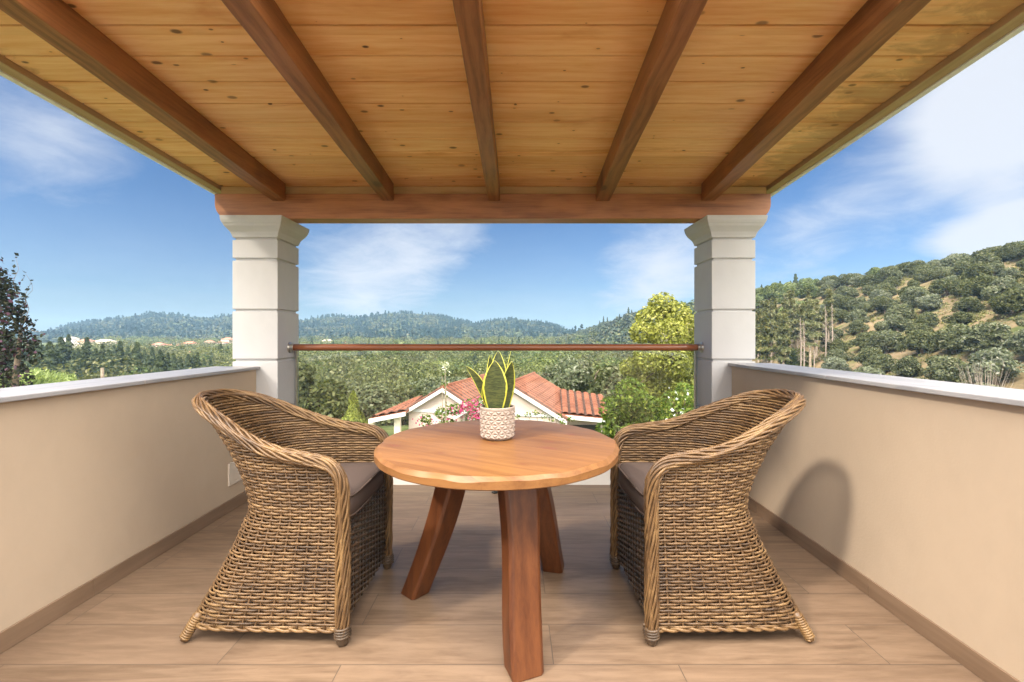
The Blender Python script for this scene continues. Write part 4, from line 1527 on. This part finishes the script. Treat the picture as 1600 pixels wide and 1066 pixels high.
ext = leaves(np.array(ex), 0.12, r2, aspect=1.5)
tw = big_tree('poplar_tree', 'dark-leaved tree with loose upright twigs at the left edge of the view', yx, yy, lb, 620, 0.125, L_dark,
              [(0, 0, -.5), (0.1, 0, 2), (.3, 0, 4.2), (.5, 0, 6.0)], [.2, .16, .12, .06],
              [at(24, 400, 21), at(40, 428, 21), at(50, 442, 21), at(58, 502, 21), at(72, 522, 21), at(-10, 430, 21), at(10, 520, 21), at(40, 540, 21)], .016, 1.5, 9, extra=ext)

# big loose grey-green trees behind the neighbour's roof
for n_, (px, y, s, lab) in enumerate(((905, 36, 1.15, 'large loose grey-green tree right behind the tiled roof'), (950, 40, 1.0, 'loose grey-green tree between the tiled roof and the yellow-green tree'), (862, 46, 1.1, 'loose grey-green tree behind the peak of the tiled roof'))):
    x = (px - 803) / F * y; z = ground_z(x, y)
    r3 = np.random.default_rng(70 + n_)
    H = HC - z + (525 - (548, 560, 558)[n_]) / F * y
    lobes = []
    for q in range(16):
        a = r3.uniform(0, 6.28); rr = 2.6 * s * r3.uniform(.15, .9)
        lobes.append(((rr * math.cos(a), rr * math.sin(a), H - 1.0 - rr * .55 + r3.uniform(-2.0, .15)), (1.0 * s, 1.0 * s, .75 * s)))
    big_tree('grey_green_tree', lab, x, y, lobes, 520, 0.17, L_olive, [(0, 0, -.5), (.1, 0, 1), (.1, .1, 2.0)], [.3, .22, .18], [(1.6, 0, H - 1.5), (-1.5, .5, H - 1.7), (.3, -1.5, H - 1.4), (0, .6, H - .9)], .11, 1.9, 71 + n_)

# golden cone-shaped cypress
x, y = (552 - 803) / F * 21, 21.0
z = ground_z(x, y)
H = HC - z - (613 - 525) / F * y
t = thing('cone_cypress', 'small golden-green cone-shaped cypress left of the neighbour\'s porch', 'cypress', (x, y, z))
tree_part('crown', conifer_mesh(88, H, 1.25, 12000, 0.085, .8, .02, .15), L_cone, t)
mb = MB(); mb.tube([(0, 0, -.4), (0, 0, H * .8)], [.08, .02], 7); mb.build('trunk', M_trunk, t, local=True)


def bush(name, label, x, y, lobes, per, leaf, mat, seed, flowers=None, cat='bush', fsize=.07):
    z = ground_z(x, y)
    t = thing(name, label, cat, (x, y, z))
    r3 = np.random.default_rng(seed)
    tree_part('foliage', crown(r3, lobes, per, leaf), mat, t)
    mb = MB(); branches(mb, r3, (0, 0, -.2), [c for c, r_ in lobes[:8]], .03, .1); mb.build('stems', M_trunk, t, local=True)
    if flowers:
        P = np.array([f for f in flowers]); tree_part('flowers', leaves(P, fsize, r3, aspect=1.0), L_flow if name == 'bougainvillea' else L_white, t)
    return t


# fresh green bushes right, in front of the yellow-green tree
for name, lab, px0, y, pts, lf, fl in (
        ('leafy_bush', 'fresh green leafy bush at the right end of the tiled roof', 985, 12.5, ((960, 640, .55), (985, 615, .6), (1010, 640, .6), (965, 665, .5), (995, 670, .55), (1030, 665, .5), (945, 672, .35), (1015, 690, .5), (970, 695, .5), (1040, 700, .5)), .075, 0),
        ('flowering_bush', 'feathery green bush with small white flowers against the right column', 1075, 11.0, ((1050, 625, .35), (1070, 612, .35), (1090, 620, .4), (1060, 650, .45), (1085, 650, .45), (1105, 640, .4), (1045, 680, .4), (1075, 690, .5), (1110, 680, .4)), .055, 1)):
    yx, yy = (px0 - 803) / F * y, y
    gz = ground_z(yx, yy)
    r3 = np.random.default_rng(px0)
    lb = [(at(a, b, y + r3.uniform(-.5, .5)), (s * .8, s * .8, s * .75)) for a, b, s in pts]
    # fill down to the ground
    zt = min(c[2] for c, r_ in lb)
    for q in range(8): lb.append(((r3.uniform(-.9, .9), r3.uniform(-.4, .6), zt * r3.uniform(.15, .9)), (.7, .6, .6)))
    f = None
    if fl:
        f = []
        for _ in range(46): f.append(at(r3.uniform(1040, 1100), r3.uniform(600, 680), y - .35))
    bush(name, lab, yx, yy, lb, 2300, lf, L_shrub, px0, f)

# bougainvillea in front of the neighbour's gable
y = 17.0
yx, yy = (715 - 803) / F * y, y
gz = ground_z(yx, yy)
r3 = np.random.default_rng(61)
pts = ((665, 655, .28), (690, 646, .34), (712, 640, .36), (735, 634, .4), (755, 630, .36), (740, 655, .45), (700, 665, .45), (670, 672, .4), (765, 650, .4), (720, 672, .5), (750, 672, .5))
lb = [(at(a, b, y + r3.uniform(-.3, .3)), (s * .85, s * .7, s * .7)) for a, b, s in pts]
for q in range(8): lb.append(((r3.uniform(-1.0, 1.0), r3.uniform(-.3, .3), r3.uniform(.2, 1.2)), (.6, .5, .5)))
fl = []
for a, b, s, n in ((739, 633, 7, 90), (728, 641, 8, 60), (745, 650, 7, 90), (756, 640, 9, 50), (715, 640, 7, 20), (675, 660, 6, 18), (655, 660, 5, 10), (760, 658, 9, 40), (700, 655, 9, 20)):
    for _ in range(n): fl.append(at(a + r3.normal() * s, b + r3.normal() * s * .7, y - .42 + r3.uniform(-.15, .1)))
bush('bougainvillea', 'bougainvillea with magenta blossom in front of the neighbour\'s pale gable', yx, yy, lb, 3600, .06, L_shrub, 62, fl, 'bougainvillea', .085)
# climbing rose right of the pot
y = 17.5
yx, yy = (845 - 803) / F * y, y
gz = ground_z(yx, yy)
lb = [(at(a, b, y), (.16, .14, .12)) for a, b in ((808, 652), (825, 648), (838, 645), (850, 650), (862, 655), (873, 650), (880, 660), (892, 655))]
lb += [(at(a, b, y), (.4, .3, .35)) for a, b in ((820, 675), (850, 680), (880, 678), (835, 700), (865, 700))]
fl = [at(r3.uniform(805, 880), r3.uniform(642, 662), y - .15) for _ in range(26)]
bush('climbing_rose', 'thin climbing rose along the right gable of the neighbour\'s house', yx, yy, lb, 1100, .06, L_shrub, 63, fl, 'climbing plant', .05)
# tall flower stalks
y = 15.5
x = (694 - 803) / F * y; z = ground_z(x, y)
t = thing('flower_stalk', 'tall pale flower stalks rising in front of the left gable', 'flower stalk', (x, y, z))
mb = MB()
for dx_, top in ((-.07, 588), (.03, 574), (.06, 600)):
    zt = HC - (top - 525) / F * y - z
    mb.tube([(dx_, 0, 0), (dx_ + .02, 0, zt * .6), (dx_, 0, zt)], [.026, .020, .010], 6)
mb.build('stem', M_trunkp, t, local=True)
zt = HC - (566 - 525) / F * y - z
P = np.array([(.03 + r3.normal() * .09, r3.normal() * .08, zt - abs(r3.normal()) * .22) for _ in range(60)]); tree_part('flower_head', leaves(P, .05, r3, aspect=1.2), L_white, t)
P = np.array([(r3.uniform(-.12, .12), r3.uniform(-.1, .1), r3.uniform(.5, .92) * zt) for _ in range(60)]); tree_part('foliage', leaves(P, .06, r3, aspect=2.2), L_shrub, t)

# reeds beyond the left parapet, at the left
y = 33.0
x = (40 - 803) / F * y; z = ground_z(x, y)
P = []
for _ in range(9000):
    px = r3.uniform(-60, 118); top = 578 + 10 * abs(px - 40) / 80 + 5 * mnoise.noise((px * .08, 0, 0))
    yy2 = y + r3.uniform(-2.5, 2.5)
    zt = HC - (top - 525) / F * y; zz = z + (zt - z) * r3.uniform(.15, 1) ** .6
    P.append(((px - 803) / F * yy2 - x, yy2 - y, zz - z))
t = thing('reed_thicket', 'bright green reed thicket beyond the left parapet, below the dark conifers', 'reeds', (x, y, z))
tree_part('foliage', leaves(np.array(P), .13, r3, aspect=3.0, stretch=(.3, 0, 1.2)), L_reed, t)
# pale scrub at the foot of the right slope
for n_, (px, y, lab) in enumerate(((1470, 36, 'pale flowering scrub peeking over the middle of the right parapet'), (1590, 31, 'pale flowering scrub peeking over the near end of the right parapet'), (1400, 42, 'pale flowering scrub peeking over the far part of the right parapet'))):
    x = (px - 803) / F * y; z = ground_z(x, y)
    top = HC - ((600, 612, 588)[n_] - 525) / F * y - z - .2
    lb = [((r3.uniform(-2.2, 2.2), r3.uniform(-1, 1), top - r3.uniform(.25, 1.2)), (.7, .6, .45)) for _ in range(12)]
    bush('scrub', lab, x, y, lb, 520, .13, leaf_material('pale_scrub_foliage', (.13, .15, .055), (.34, .35, .16), (.5, .48, .3)), 80 + n_, None, 'scrub')
y = 30.0; x = (1540 - 803) / F * y; z = ground_z(x, y)
mb = MB(); r4 = np.random.default_rng(3)
zt = HC - (570 - 525) / F * y - z
for q in range(110):
    a = r4.uniform(0, 6.28); l = r4.uniform(.2, 1.5)
    mb.tube([(x, y, z - .1), (x + l * .4 * math.cos(a), y + l * .4 * math.sin(a), z + zt * r4.uniform(.3, .6)), (x + l * math.cos(a), y + l * math.sin(a), z + zt * r4.uniform(.55, 1.05))], [.014, .010, .005], 3)
finish(mb.build('dead_bush', M_dead), 'bare grey twiggy bush above the near end of the right parapet', 'dead bush')
# wooden post in the valley
y = 40.0; x = (160 - 803) / F * y; z = ground_z(x, y)
mb = MB(); zt = HC - (575 - 525) / F * y
mb.tube([(x, y, z - .2), (x + .02, y, (z + zt) / 2), (x, y, zt)], [.16, .14, .12], 8)
finish(mb.build('wooden_post', M_trunkp), 'lone pale wooden post beyond the left parapet', 'post')

# ================================================================== NEIGHBOUR'S HOUSE
M_pink = paint_mat('pale_pink_render', (0.62, 0.50, 0.44), 0.85, 0.08, 20, 0.02)
M_trim = paint_mat('white_trim', (0.66, 0.65, 0.64), 0.7, 0.05, 20, 0.01)
M_cream = paint_mat('cream_render', (0.78, 0.70, 0.56), 0.85, 0.08, 20, 0.02)
M_void = simple('dark_opening', (0.02, 0.02, 0.02), 0.6)


def tile_mat():
    m, nt, out = material('terracotta_tiles')
    co = nt.objco()
    a = nt.noise(co, 1.2, 5, 0.6); b = nt.noise(co, 9.0, 4, 0.7)
    c = nt.mix(nt.ramp(a, 0.3, 0.7), (0.28, 0.105, 0.061), (0.18, 0.067, 0.040))
    c = nt.mix(nt.math('MULTIPLY', nt.ramp(b, 0.5, 0.75), 0.5), c, (0.20, 0.09, 0.06))
    principled(nt, out, c, 0.8, nt.bump(b, 0.3, 0.02), 0.25)
    return m


M_tile = [tile_mat(), simple('shaded_channel_tiles', (0.085, 0.042, 0.030), 0.9, var=.3, scale=3)]


def tiled(mb, a, b, c, d, pitch=0.40, amp=0.085, courses=0.42):
    """corrugated tile field: a-b eave edge, d-c ridge edge"""
    a, b, c, d = map(Vector, (a, b, c, d))
    n = (b - a).cross(d - a).normalized()
    if n.z < 0: n = -n
    L = max((b - a).length, (c - d).length)
    nc = max(2, round(L / pitch)); K = 6
    nr_ = max(2, round(((d - a).length) / courses))
    rings = []
    for j in range(nr_ * 2 + 1):
        v = j / (nr_ * 2)
        v = min(1.0, (j // 2 + (0.02 if j % 2 == 0 and j else (0.98 if j % 2 else 0))) / nr_) if j < nr_ * 2 else 1.0
        lift = 0.02 * (1 - (v * nr_) % 1.0) if j < nr_ * 2 else 0
        row = []
        for i in range(nc * K + 1):
            u = i / (nc * K)
            p = a.lerp(b, u).lerp(d.lerp(c, u), v)
            ph = (u * nc) % 1.0
            hgt = abs(math.sin(math.pi * ph)) ** 0.7 * amp
            row.append(p + n * (hgt + lift + 0.03))
        rings.append(row)
    m0 = len(mb.m)
    mb.rings(rings, closed=False, caps=False)
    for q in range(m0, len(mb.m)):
        if (q - m0) % (nc * K) % K in (0, K - 1): mb.m[q] = 1        # channels painted darker, as shade between the cover tiles, so ribs read
    # underside sheet so the field has thickness
    mb.hexa([a - n * .06, b - n * .06, c - n * .06, d - n * .06], [a + n * .028, b + n * .028, c + n * .028, d + n * .028])


hs = thing('neighbour_house', 'pale pink neighbouring house with terracotta tiled roofs and white gable edges, seen past the table', 'house', (-1.6, 21.0, -4.6))
HZ = -4.8
rot = Matrix.Rotation(R(-14), 3, 'Z')
O = Vector((-1.6, 20.0, 0))


def hp(u, v, z): 
    p = rot @ Vector((u, v, 0)) + O
    return (p.x, p.y, z)


def wing(u0, u1, v0, v1, ze, zr, over=0.32):
    um = (u0 + u1) / 2
    wl = MB()
    # body
    bt = [hp(u0, v0, HZ), hp(u1, v0, HZ), hp(u1, v1, HZ), hp(u0, v1, HZ)]
    tpv = [hp(u0, v0, ze), hp(u1, v0, ze), hp(u1, v1, ze), hp(u0, v1, ze)]
    wl.hexa(bt, tpv)
    wl.add([hp(u0, v0, ze), hp(u1, v0, ze), hp(um, v0, zr - .06), hp(u0, v1, ze), hp(u1, v1, ze), hp(um, v1, zr - .06)], [(0, 1, 2), (3, 5, 4), (0, 2, 5, 3), (1, 4, 5, 2)])
    sl = (zr - ze) / (um - u0)
    rf = MB()
    tiled(rf, hp(u0 - over, v0 - .18, ze - over * sl), hp(u0 - over, v1, ze - over * sl), hp(um, v1, zr), hp(um, v0 - .18, zr))
    tiled(rf, hp(u1 + over, v0 - .18, ze - over * sl), hp(u1 + over, v1, ze - over * sl), hp(um, v1, zr), hp(um, v0 - .18, zr))
    rf.tube([hp(um, v0 - .2, zr + .05), hp(um, v1, zr + .05)], 0.10, 8)
    # white verge boards along the gable
    vb = MB()
    for s, ue in ((1, u0 - over), (-1, u1 + over)):
        A = Vector(hp(ue, v0 - .24, ze - over * sl - .16)); B = Vector(hp(um, v0 - .24, zr - .16))
        A2 = Vector(hp(ue, v0 - .19, ze - over * sl - .16)); B2 = Vector(hp(um, v0 - .19, zr - .16)); h = Vector((0, 0, .17))
        vb.hexa([A, B, B2, A2], [A + h, B + h, B2 + h, A2 + h])
    tb_ = MB()
    q = [hp(u0 + .02, v0 - .05, ze - .09), hp(u1 - .02, v0 - .05, ze - .09), hp(u1 - .02, v0 - .004, ze - .09), hp(u0 + .02, v0 - .004, ze - .09)]
    tb_.hexa(q, [(p[0], p[1], p[2] + .12) for p in q])
    return wl, rf, vb, tb_


def add_wing(*a):
    wl, rf, vb, tb_ = wing(*a)
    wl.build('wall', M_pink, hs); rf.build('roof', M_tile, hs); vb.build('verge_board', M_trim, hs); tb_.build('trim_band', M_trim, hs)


def uv_of(px, Y):
    X = (px - 803) / F * Y
    p = rot.inverted() @ (Vector((X, Y, 0)) - O)
    return p.x, p.y


ul, vl = uv_of(694, 20.4)
ur, vr = uv_of(797, 19.4)
add_wing(ul - 1.75, ul + 1.75, vl, vl + 6.0, -2.20, -1.16)
add_wing(ur - 2.15, ur + 2.15, vr, vr + 5.2, -2.14, -0.90)
# low wing at the right
rw = MB()
tiled(rw, (1.98, 18.9, -2.10), (3.95, 18.7, -2.26), (4.6, 23.2, -1.93), (2.3, 22.6, -1.55))
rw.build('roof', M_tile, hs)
w_ = MB(); w_.box(2.10, 3.75, 19.25, 22.3, HZ, -2.35); w_.build('wall', M_pink, hs)
w_ = MB(); w_.hexa([(1.98, 18.86, -2.27), (3.95, 18.66, -2.43), (3.95, 18.72, -2.43), (1.98, 18.92, -2.27)], [(1.98, 18.86, -2.11), (3.95, 18.66, -2.27), (3.95, 18.72, -2.27), (1.98, 18.92, -2.11)])
w_.build('gutter', M_trim, hs)
w_ = MB(); w_.box(2.25, 3.6, 19.20, 19.246, -4.2, -2.6); w_.build('opening', M_void, hs)
# porch at the left
pr_ = MB()
tiled(pr_, (-6.46, 20.2, -2.53), (-4.78, 20.05, -2.18), (-4.70, 23.4, -1.98), (-5.1, 23.6, -2.12))
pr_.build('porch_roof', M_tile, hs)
w_ = MB(); w_.hexa([(-6.46, 20.12, -2.70), (-4.80, 19.97, -2.36), (-4.80, 20.05, -2.36), (-6.46, 20.2, -2.70)], [(-6.46, 20.12, -2.53), (-4.80, 19.97, -2.19), (-4.80, 20.05, -2.19), (-6.46, 20.2, -2.53)])
w_.build('gutter', M_trim, hs)
for px in (621, 581):
    x = (px - 803) / F * 20.4
    w_ = MB(); w_.box(x - .13, x + .13, 20.3, 20.56, HZ, -2.56 + (.22 if px > 600 else 0)); w_.build('porch_post', M_cream, hs, bevel=.01)

# ================================================================== VILLAGE
M_vw = [paint_mat('village_render_cream', (0.72, 0.58, 0.45), .9, 0, 2, .03), paint_mat('village_render_white', (0.78, 0.76, 0.72), .9, 0, 2, .02), paint_mat('village_render_pink', (0.70, 0.48, 0.40), .9, 0, 2, .03)]
M_vr = simple('village_roof_tiles', (0.46, 0.19, 0.115), 0.85, var=.25, scale=.8)
M_vp = simple('pale_roof', (0.58, 0.50, 0.40), 0.85, var=.1, scale=.8)


def house(px, py, y, w_, d_, h_, rz, wm, rm, label, zb=None, flat=False):
    """py: pixel row of the wall foot"""
    x = (px - 803) / F * y
    z = HC - (py - 525) / F * y if zb is None else zb
    g0 = ground_z(x, y)
    t = thing('village_house', label, 'house', (x, y, g0), rz)
    zb_ = z - g0
    m = MB(); m.box(-w_ / 2, w_ / 2, -d_ / 2, d_ / 2, -1.5, zb_ + h_); m.build('wall', wm, t, local=True)
    r = MB(); o_ = .35; zt = zb_ + h_
    if flat:
        r.box(-w_ / 2 - .2, w_ / 2 + .2, -d_ / 2 - .2, d_ / 2 + .2, zt + .002, zt + .35)
    else:
        rh = d_ * .22
        r.add([(-w_ / 2 - o_, -d_ / 2 - o_, zt), (w_ / 2 + o_, -d_ / 2 - o_, zt), (w_ / 2 + o_, d_ / 2 + o_, zt), (-w_ / 2 - o_, d_ / 2 + o_, zt), (-w_ / 2 + d_ * .3, 0, zt + rh), (w_ / 2 - d_ * .3, 0, zt + rh)],
              [(0, 1, 5, 4), (1, 2, 5), (2, 3, 4, 5), (3, 0, 4), (0, 3, 2, 1)])
        q = MB()
    r.build('roof', rm, t, local=True)
    n = max(1, int(w_ / 3.2))
    for i in range(n):
        xx = -w_ / 2 + w_ * (i + .5) / n
        for fl_ in range(max(1, int(h_ / 2.9))):
            wi = MB(); wi.box(xx - .5, xx + .5, -d_ / 2 - .03, -d_ / 2 + .05, zb_ + .9 + 2.9 * fl_, zb_ + 2.2 + 2.9 * fl_); wi.build('window', M_void, t, local=True)
    return t


house(293, 562, 232, 6.2, 5.5, 3.0, .15, M_vw[1], M_vr, 'small white house with pinkish roof left of the flat cream house in the village')
house(312, 563, 226, 5.6, 5, 1.9, .1, M_vw[0], M_vp, 'low cream house with pale roof between two village houses')
house(343, 566.5, 196, 8.6, 4.5, 1.6, .05, M_vw[1], M_vr, 'long low white house with orange roof just left of the left column')
house(249, 547, 340, 7, 7, 4.0, .1, M_vw[2], M_vr, 'leftmost orange-roofed house of the village row at the hill foot')
house(264, 548, 345, 8, 6, 3.6, -.1, M_vw[0], M_vr, 'second cream house with orange roof from the left in the village row')
house(280, 547, 350, 7, 6, 3.4, .2, M_vw[2], M_vr, 'low pinkish house in the middle of the village row')
house(297, 546, 355, 9, 7, 4.6, 0, M_vw[2], M_vr, 'tallest salmon house at the right end of the village row')
house(328, 541, 380, 6, 6, 3.5, .2, M_vw[0], M_vr, 'cream house half hidden by trees left of the column')
house(346, 543, 372, 8, 7, 3.6, .1, M_vw[1], M_vr, 'white house with orange roof half hidden by trees near the left column')
house(357, 540, 385, 8, 7, 5.2, -.2, M_vw[2], M_vr, 'tall salmon house partly behind the left column')
house(165, 541, 330, 10, 7, 3.4, .1, M_vw[0], M_vp, 'cream house with pale roof glimpsed between the dark conifers')
house(112, 537, 330, 6, 6, 3.6, .1, M_vw[1], M_vp, 'white house glimpsed at the left end behind the dark conifers')
house(135, 540, 330, 7, 7, 3.2, .1, M_vw[0], M_vr, 'cream house with orange roof glimpsed behind the dark conifers')
house(523, 563, 205, 5.0, 4.5, 2.6, .25, M_vw[1], M_vp, 'white house with dark windows under the handrail, left in the valley')
house(547, 561.5, 215, 3.6, 3.5, 1.3, .1, M_vw[0], M_vp, 'low cream shed right of the white valley house under the handrail')
house(512, 541, 400, 8, 6, 4.6, .1, M_vw[0], M_vp, 'cream house poking above the left part of the handrail')
house(530, 540.5, 405, 14, 6, 2.4, .05, M_vw[1], M_vr, 'long white house just above the left part of the handrail')
house(652, 554, 300, 6, 5, 2.4, .1, M_vw[0], M_vr, 'small cream house with orange roof under the middle of the handrail')
house(690, 558, 260, 5, 5, 2.6, .1, M_vw[1], M_vp, 'white house with pale roof left of the tall flower stalks')
house(728, 556, 280, 6, 5, 2.2, .1, M_vw[1], M_vp, 'white house with pale roof directly left of the snake plant leaves')
house(748, 560, 270, 5, 5, 2.0, .1, M_vw[0], M_vr, 'cream house with orange roof behind the snake plant')
house(840, 554, 330, 9, 5, 2.4, .1, M_vw[1], M_vp, 'white house with pale roof right of the snake plant in the far valley')
house(822, 535, 640, 13, 8, 4, .1, M_vw[1], M_vp, 'tiny white house on the slope of the far right hill', zb=None)

# ================================================================== AIR
def haze_mat():
    m, nt, out = material('haze_air')
    pv = nt.node('ShaderNodeVolumePrincipled')
    pv.inputs['Color'].default_value = (0.46, 0.72, 1.0, 1)
    pv.inputs['Density'].default_value = 0.00033
    pv.inputs['Anisotropy'].default_value = 0.1
    nt.l.new(pv.outputs[0], out.inputs['Volume'])
    return m


zmax = float(V[:, 2].max()) + 16
zmin = float(V[:, 2].min()) - 1.0
hz = MB(); hz.box(-1520, 1520, -420, 2020, zmin, zmax)
finish(hz.build('haze', haze_mat()), 'thin bluish haze filling the valley air', 'haze', kind='stuff')
